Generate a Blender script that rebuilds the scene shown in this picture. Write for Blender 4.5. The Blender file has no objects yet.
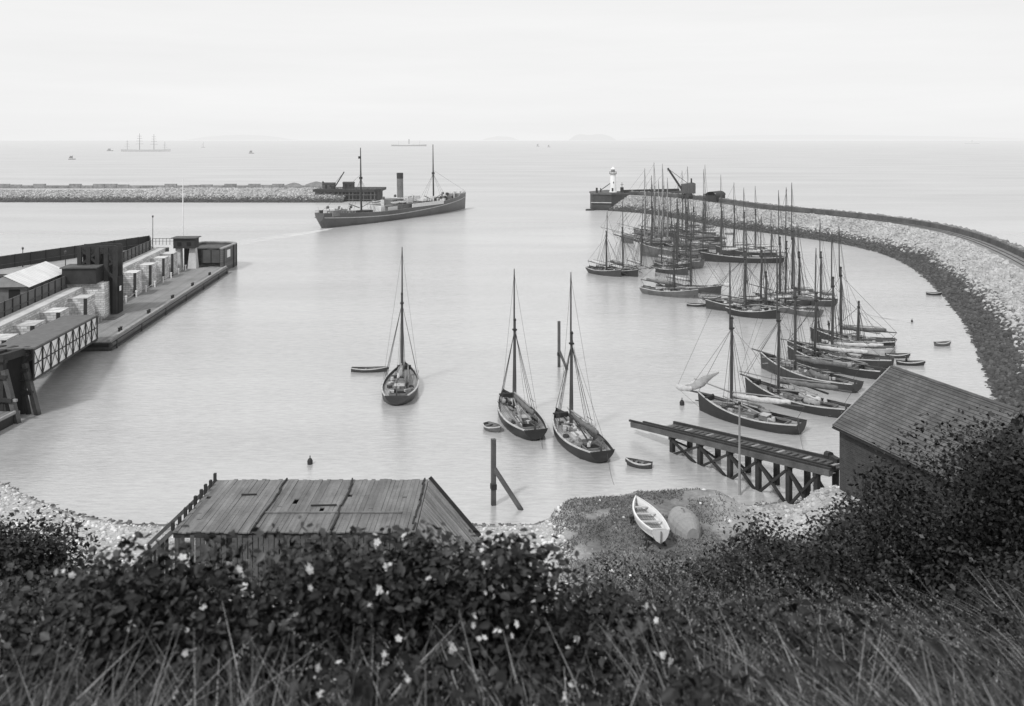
import bpy, math, random
import numpy as np
from mathutils import Vector, Matrix
random.seed(7); rng = np.random.default_rng(11)
scene = bpy.context.scene
col = bpy.context.collection
CH = 35.0; FPX = 900.0; CX = 512.0; HY = 138.0      # camera height and the photograph's measured geometry
def gp(px, py, z=0.0):
    """ground position (at height z) seen at a point of the photograph"""
    Y = (CH - z) * FPX / (py - HY)
    return Vector(((px - CX) * Y / FPX, Y, z))
PI = math.pi
# ------------------------------------------------------------------ materials
def nodes_of(m):
    m.use_nodes = True
    nt = m.node_tree; nt.nodes.clear()
    return nt, nt.nodes, nt.links
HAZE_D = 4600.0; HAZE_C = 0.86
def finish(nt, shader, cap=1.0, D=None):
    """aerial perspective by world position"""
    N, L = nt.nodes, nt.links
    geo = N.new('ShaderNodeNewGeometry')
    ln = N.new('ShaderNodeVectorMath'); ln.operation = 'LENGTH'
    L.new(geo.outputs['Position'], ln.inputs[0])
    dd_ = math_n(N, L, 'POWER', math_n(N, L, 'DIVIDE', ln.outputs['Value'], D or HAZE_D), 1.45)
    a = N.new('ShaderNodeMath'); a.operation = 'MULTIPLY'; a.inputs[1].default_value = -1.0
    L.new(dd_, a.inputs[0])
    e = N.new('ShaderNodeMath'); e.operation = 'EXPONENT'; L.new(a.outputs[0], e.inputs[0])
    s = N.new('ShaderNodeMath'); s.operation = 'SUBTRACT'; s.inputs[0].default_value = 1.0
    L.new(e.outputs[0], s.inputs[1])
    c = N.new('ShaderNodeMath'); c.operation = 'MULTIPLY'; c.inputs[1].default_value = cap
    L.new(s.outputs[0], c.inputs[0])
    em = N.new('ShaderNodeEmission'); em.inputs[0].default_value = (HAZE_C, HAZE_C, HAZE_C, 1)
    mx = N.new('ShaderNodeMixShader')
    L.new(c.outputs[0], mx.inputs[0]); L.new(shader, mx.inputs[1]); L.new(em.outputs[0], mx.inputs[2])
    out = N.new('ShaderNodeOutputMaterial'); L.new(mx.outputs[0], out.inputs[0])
def math_n(N, L, op, a, b=None, c=None):
    n = N.new('ShaderNodeMath'); n.operation = op
    for i, v in enumerate((a, b, c)):
        if v is None: continue
        if isinstance(v, (int, float)): n.inputs[i].default_value = v
        else: L.new(v, n.inputs[i])
    return n.outputs[0]
def mat(name, c, rough=.85, ns=1.5, amp=.35, fine=12., famp=.2, bump=.15, planks=None, brick=None,
        wet=None, attr=False, spec=.3, streak=None, haze=True, transl=0.0):
    m = bpy.data.materials.new(name); nt, N, L = nodes_of(m)
    tc = N.new('ShaderNodeTexCoord'); geo = N.new('ShaderNodeNewGeometry')
    co = tc.outputs['Object']
    def noise(scale, det=5, vec=co, rou=.6):
        n = N.new('ShaderNodeTexNoise'); n.inputs['Scale'].default_value = scale; n.inputs['Detail'].default_value = det
        n.inputs['Roughness'].default_value = rou
        L.new(vec, n.inputs['Vector']); return n.outputs['Fac']
    v = math_n(N, L, 'MULTIPLY_ADD', noise(ns), 2 * amp * 1.6, 1 - amp * 1.6)
    f = math_n(N, L, 'MULTIPLY_ADD', noise(fine), 2 * famp * 1.6, 1 - famp * 1.6)
    v = math_n(N, L, 'MULTIPLY', v, f)
    if streak:
        mp = N.new('ShaderNodeMapping'); mp.inputs['Scale'].default_value = streak; L.new(co, mp.inputs[0])
        v = math_n(N, L, 'MULTIPLY', v, math_n(N, L, 'MULTIPLY_ADD', noise(1.0, 4, mp.outputs[0]), 1.3, .35))
    height = f
    if planks:
        ax, w, gap, var = planks
        sep = N.new('ShaderNodeSeparateXYZ'); L.new(co, sep.inputs[0])
        q = math_n(N, L, 'DIVIDE', sep.outputs[ax], w)
        fr = math_n(N, L, 'FRACT', q)
        fl = math_n(N, L, 'FLOOR', q)
        wn = N.new('ShaderNodeTexWhiteNoise'); wn.noise_dimensions = '1D'; L.new(fl, wn.inputs['W'])
        v = math_n(N, L, 'MULTIPLY', v, math_n(N, L, 'MULTIPLY_ADD', wn.outputs['Value'], 2 * var, 1 - var))
        g = math_n(N, L, 'GREATER_THAN', fr, gap)
        v = math_n(N, L, 'MULTIPLY', v, math_n(N, L, 'MULTIPLY_ADD', g, .75, .25))
        height = math_n(N, L, 'ADD', math_n(N, L, 'MULTIPLY', g, 1.5), f)
    if brick:
        ax, w, h, mort, var = brick      # ax: axes to combine as (u, v)
        sep = N.new('ShaderNodeSeparateXYZ'); L.new(co, sep.inputs[0])
        cb = N.new('ShaderNodeCombineXYZ')
        u = sep.outputs[ax[0]] if ax[0] != 3 else math_n(N, L, 'ADD', sep.outputs[0], sep.outputs[1])
        L.new(u, cb.inputs[0]); L.new(sep.outputs[ax[1]], cb.inputs[1])
        b = N.new('ShaderNodeTexBrick'); L.new(cb.outputs[0], b.inputs['Vector'])
        b.inputs['Color1'].default_value = (1 - var,) * 3 + (1,); b.inputs['Color2'].default_value = (1 + var,) * 3 + (1,)
        b.inputs['Mortar'].default_value = (mort,) * 3 + (1,)
        b.inputs['Scale'].default_value = 1.0; b.inputs['Brick Width'].default_value = w; b.inputs['Row Height'].default_value = h
        b.inputs['Mortar Size'].default_value = h * .09; b.inputs['Bias'].default_value = 0
        sp = N.new('ShaderNodeSeparateColor'); L.new(b.outputs['Color'], sp.inputs[0])
        v = math_n(N, L, 'MULTIPLY', v, sp.outputs[0])
        height = math_n(N, L, 'ADD', math_n(N, L, 'MULTIPLY', sp.outputs[0], .8), f)
    if attr:
        at = N.new('ShaderNodeAttribute'); at.attribute_name = 'v'
        v = math_n(N, L, 'MULTIPLY', v, at.outputs['Fac'])
    if wet:
        zlim, soft, k = wet
        sepw = N.new('ShaderNodeSeparateXYZ'); L.new(geo.outputs['Position'], sepw.inputs[0])
        zz = math_n(N, L, 'ADD', sepw.outputs[2], math_n(N, L, 'MULTIPLY', noise(.6), soft))
        mr = N.new('ShaderNodeMapRange'); mr.inputs['From Min'].default_value = zlim; mr.inputs['From Max'].default_value = zlim + soft
        mr.inputs['To Min'].default_value = k; mr.inputs['To Max'].default_value = 1
        L.new(zz, mr.inputs['Value'])
        v = math_n(N, L, 'MULTIPLY', v, mr.outputs[0])
    v = math_n(N, L, 'MULTIPLY', v, c)
    v = math_n(N, L, 'MAXIMUM', v, .004)
    cc = N.new('ShaderNodeCombineColor')
    for i in range(3): L.new(v, cc.inputs[i])
    p = N.new('ShaderNodeBsdfPrincipled'); L.new(cc.outputs[0], p.inputs['Base Color'])
    p.inputs['Roughness'].default_value = rough; p.inputs['Specular IOR Level'].default_value = spec
    if bump:
        bp = N.new('ShaderNodeBump'); bp.inputs['Strength'].default_value = bump; bp.inputs['Distance'].default_value = .05
        L.new(height, bp.inputs['Height']); L.new(bp.outputs[0], p.inputs['Normal'])
    sh = p.outputs[0]
    if transl:
        t = N.new('ShaderNodeBsdfTranslucent'); L.new(cc.outputs[0], t.inputs[0])
        mx = N.new('ShaderNodeMixShader'); mx.inputs[0].default_value = transl
        L.new(sh, mx.inputs[1]); L.new(t.outputs[0], mx.inputs[2]); sh = mx.outputs[0]
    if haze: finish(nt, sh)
    else:
        out = N.new('ShaderNodeOutputMaterial'); L.new(sh, out.inputs[0])
    return m
M = {}
M['hull_black'] = mat('black_tarred_hull', .022, .5, .8, .4, 6, .25, .1, spec=.5, streak=(.3, .3, 3))
M['hull_dark'] = mat('dark_painted_hull', .04, .5, .8, .4, 6, .25, .1, spec=.5, streak=(.3, .3, 3))
M['hull_grey'] = mat('grey_painted_hull', .10, .5, .8, .4, 6, .25, .1, spec=.5, streak=(.3, .3, 3))
M['hull_light'] = mat('pale_painted_hull', .42, .5, .8, .3, 6, .2, .1)
M['hull_white'] = mat('white_painted_hull', .66, .5, 1.5, .12, 8, .1, .1)
M['deck'] = mat('scrubbed_deck_planks', .30, .8, .9, .35, 8, .2, .1, planks=(1, .22, .12, .2))
M['deck_dark'] = mat('worn_deck_planks', .16, .8, .9, .4, 8, .25, .1, planks=(1, .22, .12, .25))
M['rail'] = mat('pale_rail_paint', .46, .6, 1.5, .3, 8, .2, 0)
M['spar'] = mat('varnished_spar', .07, .5, .8, .4, 9, .2, .1)
M['spar_pale'] = mat('bare_pale_spar', .26, .6, .8, .3, 9, .2, .1)
M['rope'] = mat('tarred_rope', .07, .9, 2, .2, 9, .1, 0)
M['rope_pale'] = mat('manila_rope', .3, .9, 2, .2, 9, .1, 0)
M['sail_white'] = mat('white_sailcloth', .52, .9, 2.5, .3, 12, .15, .4)
M['sail_tan'] = mat('tanned_sailcloth', .15, .9, 2.5, .4, 12, .2, .4)
M['dark'] = mat('dark_ironwork', .03, .6, 1.5, .4, 9, .2, .1)
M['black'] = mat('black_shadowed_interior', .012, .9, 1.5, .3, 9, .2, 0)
M['cabin'] = mat('painted_cabin_wood', .18, .7, 2, .3, 9, .2, .1)
M['cabin_pale'] = mat('white_cabin_paint', .6, .7, 2, .2, 9, .15, .1)
M['timber'] = mat('weathered_timber', .10, .85, .7, .45, 8, .3, .3, wet=(.3, 1.2, .35))
M['timber_dark'] = mat('tarred_timber', .035, .8, .7, .45, 8, .3, .3, wet=(.3, 1.2, .5))
M['timber_pale'] = mat('bleached_timber', .3, .85, .7, .35, 8, .25, .3)
M['masonry'] = mat('pale_block_masonry', .6, .9, .25, .35, 3, .25, .5, brick=((3, 2), 1.0, .42, .55, .25), wet=(.4, 1.5, .25))
M['concrete'] = mat('pale_concrete', .52, .9, .3, .25, 4, .15, .2)
M['road'] = mat('quay_road_surface', .30, .95, .12, .35, 2, .2, .1)
M['fence'] = mat('dark_board_fence', .05, .85, .3, .35, 4, .25, .3)
M['fence_near'] = mat('weathered_board_fence', .135, .85, .3, .3, 4, .25, .3)
M['roof_white'] = mat('white_painted_roof', .78, .7, .5, .12, 5, .08, .15, planks=(0, .9, .06, .06))
M['shed_wall'] = mat('shed_boarding', .14, .85, 1, .3, 6, .2, .2)
M['pontoon_deck'] = mat('pontoon_deck_planks', .25, .85, .15, .3, 3, .2, .1, planks=(1, .35, .12, .15))
M['pontoon_side'] = mat('pontoon_timber_side', .085, .8, .2, .4, 2, .3, .2, wet=(.2, .5, .45))
M['truss_panel'] = mat('whitewashed_truss_panel', .85, .8, .5, .2, 5, .12, .1)
M['iron'] = mat('painted_iron', .09, .6, .5, .3, 5, .2, .1)
M['plate'] = mat('weathered_deck_board', .17, .85, .5, .3, 6, .2, .3, planks=(0, .338, .0, .13), streak=(1.4, .2, 1))
M['plate_side'] = mat('weathered_side_board', .28, .85, .5, .35, 6, .3, .4, planks=(1, .3, .12, .22), streak=(.4, 3, .6))
M['slate'] = mat('slate_roof_courses', .115, .7, .35, .35, 5, .25, .6, planks=(1, .34, .16, .1), brick=((0, 1), .45, .34, .85, .12), streak=(.5, .35, 1))
M['brickwork'] = mat('dark_brick_wall', .055, .9, .5, .35, 5, .2, .4, brick=((0, 2), .46, .17, 1.5, .22))
M['brickwork_end'] = mat('dark_brick_gable', .055, .9, .5, .35, 5, .2, .4, brick=((1, 2), .46, .17, 1.5, .22))
M['white'] = mat('white_paint', .78, .6, 1, .1, 6, .08, 0)
M['steamer_hull'] = mat('weathered_black_ship_plating', .085, .5, .08, .45, 1, .25, .05, spec=.4)
M['steamer_grey'] = mat('ship_superstructure_paint', .16, .7, .2, .4, 2, .3, .05)
M['funnel'] = mat('dark_funnel_paint', .035, .6, .2, .3, 2, .2, 0)
M['rock'] = mat('rubble_stone', .42, .95, .3, .25, 3, .25, .5, attr=True)
M['rock_base'] = mat('rubble_bed', .2, .95, .3, .4, 2, .4, .6, wet=(1.6, 1.8, .2))
M['pebble'] = mat('beach_stone', .5, .95, .5, .25, 6, .2, .3, attr=True)
M['leaf'] = mat('bramble_leaf', .046, .55, .6, .35, 30, .15, 0, attr=True, haze=False, transl=.08, spec=.28)
M['leaf_far'] = mat('shrub_leaf', .034, .45, .3, .4, 9, .2, 0, attr=True, haze=False, transl=.08, spec=.35)
M['stem'] = mat('woody_stem', .06, .8, 3, .3, 30, .2, 0, haze=False)
M['petal'] = mat('white_petal', .72, .7, 8, .1, 60, .1, 0, haze=False, transl=.3)
M['grass'] = mat('grass_blade', .17, .6, .8, .3, 30, .1, 0, attr=True, haze=False, transl=.3)
M['seed'] = mat('grass_seed_head', .36, .8, 5, .3, 60, .2, 0, attr=True, haze=False, transl=.3)
M['cloth'] = mat('dark_wool_cloth', .03, .95, 4, .2, 20, .1, 0)
M['skin'] = mat('skin', .35, .7, 4, .1, 20, .05, 0)
M['canvas'] = mat('grey_canvas_cover', .3, .9, 1, .2, 6, .15, .3)
def sea_mat():
    m = bpy.data.materials.new('sea_water'); nt, N, L = nodes_of(m)
    geo = N.new('ShaderNodeNewGeometry')
    def noise(sx, sy, det, rot=0, rou=.55):
        mp = N.new('ShaderNodeMapping'); mp.inputs['Scale'].default_value = (sx, sy, 1); mp.inputs['Rotation'].default_value = (0, 0, rot)
        L.new(geo.outputs['Position'], mp.inputs[0])
        n = N.new('ShaderNodeTexNoise'); n.inputs['Scale'].default_value = 1; n.inputs['Detail'].default_value = det
        n.inputs['Roughness'].default_value = rou
        L.new(mp.outputs[0], n.inputs['Vector']); return n.outputs['Fac']
    h = math_n(N, L, 'ADD', math_n(N, L, 'MULTIPLY', noise(.9, 2.6, 4, .25, .65), .6), math_n(N, L, 'MULTIPLY', noise(.16, .4, 2, -.2), .7))
    bp = N.new('ShaderNodeBump'); bp.inputs['Strength'].default_value = 1.0; bp.inputs['Distance'].default_value = .085
    L.new(h, bp.inputs['Height'])
    # slick / ruffled patches
    pt = noise(.006, .022, 5, .1, .65)
    fine = noise(.5, 2.0, 5, .12, .75)
    v = math_n(N, L, 'MULTIPLY_ADD', pt, .34, .27)
    v = math_n(N, L, 'ADD', v, math_n(N, L, 'MULTIPLY_ADD', fine, .4, -.2))
    cc = N.new('ShaderNodeCombineColor')
    for i in range(3): L.new(v, cc.inputs[i])
    p = N.new('ShaderNodeBsdfPrincipled'); L.new(cc.outputs[0], p.inputs['Base Color'])
    p.inputs['IOR'].default_value = 2.7
    ln = N.new('ShaderNodeVectorMath'); ln.operation = 'LENGTH'; L.new(geo.outputs['Position'], ln.inputs[0])
    L.new(math_n(N, L, 'MINIMUM', math_n(N, L, 'MULTIPLY_ADD', math_n(N, L, 'MAXIMUM', math_n(N, L, 'SUBTRACT', ln.outputs['Value'], 150.0), 0.0), .0009, .07), .6), p.inputs['Roughness'])
    p.inputs['Specular IOR Level'].default_value = .5
    L.new(bp.outputs[0], p.inputs['Normal'])
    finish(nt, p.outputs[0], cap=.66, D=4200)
    return m
M['sea'] = sea_mat()
# ------------------------------------------------------------------ mesh builder
class MB:
    def __init__(s): s.v = []; s.f = []; s.mi = []
    def add(s, vs, fs, mi=0):
        o = len(s.v); s.v += [tuple(v) for v in vs]; s.f += [tuple(i + o for i in f) for f in fs]; s.mi += [mi] * len(fs)
        return s
    def box(s, c, d, rz=0, ry=0, rx=0, taper=1.0, mi=0):
        R = Matrix.Rotation(rz, 3, 'Z') @ Matrix.Rotation(ry, 3, 'Y') @ Matrix.Rotation(rx, 3, 'X')
        vs = []
        for k in (-1, 1):
            t = taper if k == 1 else 1
            for a, b in ((-1, -1), (1, -1), (1, 1), (-1, 1)):
                vs.append(Vector(c) + R @ Vector((a * d[0] / 2 * t, b * d[1] / 2 * t, k * d[2] / 2)))
        return s.add(vs, [(0, 3, 2, 1), (4, 5, 6, 7), (0, 1, 5, 4), (1, 2, 6, 5), (2, 3, 7, 6), (3, 0, 4, 7)], mi)
    def bar(s, p, q, w, h=None, mi=0):
        p = Vector(p); q = Vector(q); h = h or w
        d = (q - p).normalized(); up = Vector((0, 0, 1)) if abs(d.z) < .95 else Vector((1, 0, 0))
        a = d.cross(up).normalized(); b = a.cross(d).normalized()
        vs = [e + a * (i * w / 2) + b * (j * h / 2) for e in (p, q) for i, j in ((-1, -1), (1, -1), (1, 1), (-1, 1))]
        return s.add(vs, [(0, 1, 2, 3), (4, 7, 6, 5), (0, 4, 5, 1), (1, 5, 6, 2), (2, 6, 7, 3), (3, 7, 4, 0)], mi)
    def tube(s, pts, r, n=6, cap=True, mi=0):
        pts = [Vector(p) for p in pts]
        rs = r if isinstance(r, (list, tuple)) else [r] * len(pts)
        vs = []; fs = []
        for i, p in enumerate(pts):
            d = (pts[min(i + 1, len(pts) - 1)] - pts[max(i - 1, 0)])
            d = d.normalized() if d.length > 0 else Vector((0, 0, 1))
            up = Vector((0, 0, 1)) if abs(d.z) < .9 else Vector((1, 0, 0))
            a = d.cross(up).normalized(); b = a.cross(d).normalized()
            for k in range(n):
                t = 2 * PI * k / n
                vs.append(p + (a * math.cos(t) + b * math.sin(t)) * rs[i])
        for i in range(len(pts) - 1):
            for k in range(n):
                k2 = (k + 1) % n
                fs.append((i * n + k, i * n + k2, (i + 1) * n + k2, (i + 1) * n + k))
        if cap:
            fs.append(tuple(range(n - 1, -1, -1))); fs.append(tuple(range((len(pts) - 1) * n, len(pts) * n)))
        return s.add(vs, fs, mi)
    def prism(s, poly, z0, z1, mi=0):
        n = len(poly)
        vs = [(p[0], p[1], z0) for p in poly] + [(p[0], p[1], z1) for p in poly]
        fs = [tuple(range(n - 1, -1, -1)), tuple(range(n, 2 * n))] + [(i, (i + 1) % n, n + (i + 1) % n, n + i) for i in range(n)]
        return s.add(vs, fs, mi)
    def grid(s, rows, mi=0, close=False):
        m = len(rows[0]); vs = [p for r in rows for p in r]; fs = []
        for i in range(len(rows) - 1):
            for j in range(m - (0 if close else 1)):
                j2 = (j + 1) % m
                fs.append((i * m + j, i * m + j2, (i + 1) * m + j2, (i + 1) * m + j))
        return s.add(vs, fs, mi)
    def build(s, name, m, parent=None, smooth=False, loc=None):
        me = bpy.data.meshes.new(name)
        me.from_pydata(s.v, [], s.f)
        ms = m if isinstance(m, (list, tuple)) else [m]
        for x in ms: me.materials.append(x)
        if len(ms) > 1: me.polygons.foreach_set('material_index', s.mi)
        if smooth: me.polygons.foreach_set('use_smooth', [True] * len(s.f))
        o = bpy.data.objects.new(name, me); col.objects.link(o)
        if parent: o.parent = parent
        if loc: o.location = loc
        return o
def tag(o, label=None, cat=None, group=None, kind=None):
    if label: o['label'] = label
    if cat: o['category'] = cat
    if group: o['group'] = group
    if kind: o['kind'] = kind
    return o
def empty(name, loc=(0, 0, 0), rz=0, label=None, cat=None, group=None):
    o = bpy.data.objects.new(name, None); o.empty_display_size = .5
    col.objects.link(o); o.location = loc; o.rotation_euler = (0, 0, rz)
    return tag(o, label, cat, group)
def copy_tree(o, parent=None):
    c = o.copy(); col.objects.link(c); c.parent = parent
    for ch in [x for x in bpy.data.objects if x.parent == o]: copy_tree(ch, c)
    return c
def npmesh(name, V, F, m, attr=None, smooth=False, parent=None):
    """V (n,3), F (k,c) arrays of one face size"""
    me = bpy.data.meshes.new(name); n = len(V); k, c = F.shape
    me.vertices.add(n); me.vertices.foreach_set('co', np.asarray(V, np.float32).ravel())
    me.loops.add(k * c); me.loops.foreach_set('vertex_index', F.astype(np.int32).ravel())
    me.polygons.add(k); me.polygons.foreach_set('loop_start', (np.arange(k) * c).astype(np.int32))
    me.polygons.foreach_set('loop_total', np.full(k, c, np.int32))
    if smooth: me.polygons.foreach_set('use_smooth', np.ones(k, bool))
    me.update(calc_edges=True)
    if attr is not None:
        a = me.attributes.new('v', 'FLOAT', 'POINT'); a.data.foreach_set('value', np.asarray(attr, np.float32))
    me.materials.append(m)
    o = bpy.data.objects.new(name, me); col.objects.link(o)
    if parent: o.parent = parent
    return o
# value noise usable on arrays
_perm = rng.random((256, 256))
def vnoise(x, y):
    xi = np.floor(x).astype(int); yi = np.floor(y).astype(int); fx = x - xi; fy = y - yi
    fx = fx * fx * (3 - 2 * fx); fy = fy * fy * (3 - 2 * fy)
    g = lambda a, b: _perm[a % 256, b % 256]
    return (g(xi, yi) * (1 - fx) + g(xi + 1, yi) * fx) * (1 - fy) + (g(xi, yi + 1) * (1 - fx) + g(xi + 1, yi + 1) * fx) * fy
def fbm(x, y, o=4):
    s = 0; a = .5
    for i in range(o): s = s + a * vnoise(x * 2 ** i + 17 * i, y * 2 ** i + 5 * i); a *= .5
    return s
# rocks as one mesh
ICO = np.array([(0, 0, 1)] + [(.894 * math.cos(a), .894 * math.sin(a), .447) for a in np.arange(5) * 2 * PI / 5]
               + [(.894 * math.cos(a), .894 * math.sin(a), -.447) for a in (np.arange(5) + .5) * 2 * PI / 5] + [(0, 0, -1)])
ICF = np.array([(0, 1 + i, 1 + (i + 1) % 5) for i in range(5)] + [(1 + i, 6 + i, 1 + (i + 1) % 5) for i in range(5)]
               + [(1 + (i + 1) % 5, 6 + i, 6 + (i + 1) % 5) for i in range(5)] + [(6 + i, 11, 6 + (i + 1) % 5) for i in range(5)])
def rocks(name, P, S, val, m, flat=.7):
    n = len(P)
    V = np.repeat(ICO[None], n, 0) * (1 + .35 * (rng.random((n, 12, 1)) - .5))
    V *= (np.stack([.7 + .6 * rng.random(n), .7 + .6 * rng.random(n), flat * (.7 + .5 * rng.random(n))], 1))[:, None]
    def rot(V, ang, a, b):
        c, s = np.cos(ang)[:, None], np.sin(ang)[:, None]
        x = V[:, :, a] * c - V[:, :, b] * s; y = V[:, :, a] * s + V[:, :, b] * c
        V[:, :, a] = x; V[:, :, b] = y
    rot(V, rng.random(n) * 1.2 - .6, 0, 2); rot(V, rng.random(n) * 1.2 - .6, 1, 2); rot(V, rng.random(n) * 6.28, 0, 1)
    V = V * S[:, None, None] * .5 + P[:, None]
    F = (ICF[None] + 12 * np.arange(n)[:, None, None]).reshape(-1, 3)
    return npmesh(name, V.reshape(-1, 3), F, m, np.repeat(val, 12))
# ------------------------------------------------------------------ sea, islands, ground
mb = MB()
ys = [-40, 60, 160, 320, 640, 1300, 3000, 7000, 11800]
rows = []
for y in ys:
    w = max(500, y * 1.6); rows.append([(-w, y, 0), (-w / 3, y, 0), (w / 3, y, 0), (w, y, 0)])
mb.grid(rows); sea = mb.build('sea', M['sea']); tag(sea, 'calm pale harbour water and open sea', 'sea', kind='structure')
def island(name, X0, X1, Y, prof, c, label):
    mb = MB(); n = 48; r = []
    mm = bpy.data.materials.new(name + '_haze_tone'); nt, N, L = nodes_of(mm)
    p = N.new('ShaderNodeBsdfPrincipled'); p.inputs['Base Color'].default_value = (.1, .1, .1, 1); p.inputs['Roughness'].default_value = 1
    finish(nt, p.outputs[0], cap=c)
    for k, (dy, f) in enumerate(((0, 0), (30, .75), (200, 1), (900, 0))):
        r.append([(X0 + (X1 - X0) * i / n, Y + dy, -2 + f * prof(i / n)) for i in range(n + 1)])
    mb.grid(r); o = mb.build(name, mm, smooth=True); return tag(o, label, 'island', kind='structure')
def bumpy(h, seed, flat=3):
    return lambda t: h * (1 - abs(2 * t - 1) ** flat) * (.72 + .5 * float(fbm(np.array(t * 5 + seed), np.array(seed * 1.7))))
island('island', 900, 1630, 14000, bumpy(105, 3, 4), .945, 'low flat hazy island on the horizon')
island('islet', -560, 130, 16500, bumpy(75, 9, 2), .965, 'faint islet on the horizon')
island('far_coast', -6400, -4300, 17500, bumpy(110, 5, 2), .965, 'very faint far coast on the left')
island('distant_coast', 2400, 12500, 21000, bumpy(120, 15, 2), .972, 'very faint distant coast on the right')
SH = [(-300, 120), (-75, 97), (-51, 91), (-45.6, 87), (-40, 83.5), (-34, 81.5), (-2, 81.5), (3.5, 82), (8.4, 82.8), (18, 84.6), (30, 88), (42, 92), (55, 98), (70, 103), (100, 110), (300, 140)]
shx = np.array([p[0] for p in SH]); shy = np.array([p[1] for p in SH])
def smooth(a, b, x): t = np.clip((x - a) / (b - a), 0, 1); return t * t * (3 - 2 * t)
def hill(X, Y):
    h = np.where(Y < 1, 33.2 - .05 * (Y), 33.2 - .42 * (Y - 1))
    h = np.where(Y > 7, 33.2 - 2.52 - .66 * (Y - 7), h)
    return h
def ground(X, Y):
    X = np.asarray(X, float); Y = np.asarray(Y, float)
    d = np.interp(X, shx, shy) - Y + 1.6 * (fbm(X * .35, Y * .35) - .5)
    beach = np.where(d > 0, .13 * d, .35 * d); beach = np.minimum(beach, 2.6)
    mound = 2.6 * smooth(0, 2.2, d + 1.0) + .4 * (fbm(X * .5, Y * .5) - .5) - .5 * smooth(0, 3, -d) - .4 * (d < -1)
    mk = smooth(2.0, 5.5, X) * (1 - smooth(18, 23, X))
    z = beach * (1 - mk) + np.maximum(beach, mound) * mk
    bh = smooth(22, 28, X) * smooth(1.5, 8, d)
    z = np.where(bh > .001, np.maximum(z, 3.9 * bh), z)
    hl = hill(X, Y) + 1.0 * (fbm(X * .12 + 3, Y * .12) - .5) * smooth(6, 20, Y)
    # softened maximum of hill and shore
    k = 1.2; mx = np.maximum(z, hl); s = np.maximum(0, k - np.abs(z - hl))
    return mx + s * s / (4 * k)
def gz(x, y): return float(ground(x, y))
def axis(segs):
    out = []
    for a, b, n in segs: out += list(np.linspace(a, b, n, endpoint=False))
    out.append(segs[-1][1]); return np.array(out)
gx = axis([(-300, -80, 14), (-80, 50, 200), (50, 110, 40), (110, 300, 10)]); gy = axis([(-30, 0, 8), (0, 60, 90), (60, 115, 120), (115, 150, 10)])
GX, GY = np.meshgrid(gx, gy); GZ = ground(GX, GY)
nx, ny = len(gx), len(gy)
idx = np.arange(nx * ny).reshape(ny, nx)
F = np.stack([idx[:-1, :-1], idx[:-1, 1:], idx[1:, 1:], idx[1:, :-1]], -1).reshape(-1, 4)
d = np.interp(GX, shx, shy) - GY
mk = smooth(3, 6, GX) * (1 - smooth(15, 21, GX + 3 * (fbm(GX * .6, GY * .6) - .5)))
val = np.where(GY < 58, .28, 1.0)
grassy = mk * smooth(.0, 1.5, d)
val = val * (1 - grassy * np.clip(.3 + .6 * fbm(GX * .55, GY * .4), 0, .8))
veg = smooth(17, 22, GX + .15 * (80 - GY)) * (1 - smooth(73, 77, GY)) * (d > 3)
val = val * (1 - .85 * veg)
val *= np.where((d > -3) & (d < .7) & (mk < .5), .35, 1)
M['ground'] = mat('pebbly_ground', .40, .95, .35, .45, 2.6, .4, .6, attr=True)
g = npmesh('ground', np.stack([GX, GY, GZ], -1).reshape(-1, 3), F, M['ground'], val.ravel(), smooth=True)
tag(g, 'hillside, pebble beach and grassy quay mound', 'ground', kind='structure')
# beach stones
n = 26000
X = rng.uniform(-62, 44, n); Y = rng.uniform(62, 93, n); dd = np.interp(X, shx, shy) - Y
keep = (dd > -.6) & (dd < 17) & ~((X > 4.5) & (X < 20 + 3 * rng.random(n)) & (rng.random(n) > .03)) & ~((X > -24) & (X < -6) & (Y < 75)) & ~((X + .15 * (80 - Y) > 19) & (Y < 75.5))
X, Y, dd = X[keep], Y[keep], dd[keep]; Z = ground(X, Y)
S = .12 + .45 * rng.random(len(X)) ** 3
vv = (.55 + .85 * rng.random(len(X))) * np.where(dd < .35, .25, 1) * np.where((X > 20), .85, 1.1)
tag(rocks('beach_stones', np.stack([X, Y, Z], 1), S, vv, M['pebble']), 'pale loose stones of the beach', 'beach stones', kind='stuff')
# ------------------------------------------------------------------ breakwaters
def catmull(P, m=8):
    P = [Vector(p) for p in P]; out = []
    for i in range(len(P) - 1):
        a, b, c, d = P[max(i - 1, 0)], P[i], P[i + 1], P[min(i + 2, len(P) - 1)]
        for k in range(m):
            t = k / m
            out.append(.5 * ((2 * b) + (c - a) * t + (2 * a - 5 * b + 4 * c - d) * t * t + (3 * b - a - 3 * c + d) * t ** 3))
    out.append(P[-1]); return out
def offset_path(P, o, ref):
    out = []
    for i, p in enumerate(P):
        t = (P[min(i + 1, len(P) - 1)] - P[max(i - 1, 0)]).normalized()
        nrm = Vector((t.y, -t.x, 0))
        if nrm.dot(p - ref) < 0: nrm = -nrm
        out.append((p + nrm * o, nrm))
    return out
ref = Vector((0, 240, 0))
WR = catmull([(50, 84, 0), (58, 102, 0), (64, 118, 0), (72, 136, 0), (87, 173, 0), (103, 222, 0), (111.5, 262, 0), (110, 294, 0), (97.5, 325, 0), (83, 352, 0), (74, 384, 0), (66, 408, 0), (56, 424, 0), (46, 433, 0)], 8)
def strip(name, path, prof, m, parent):
    mb = MB(); rows = []
    for o, z in prof: rows.append([(q[0].x, q[0].y, z) for q in offset_path(path, o, ref)])
    mb.grid(rows); return mb.build(name, m, parent)
bwr = empty('breakwater', (0, 0, 0), label='long curving rubble breakwater with dark weed at its foot, sheltering the moored boats', cat='breakwater')
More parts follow.
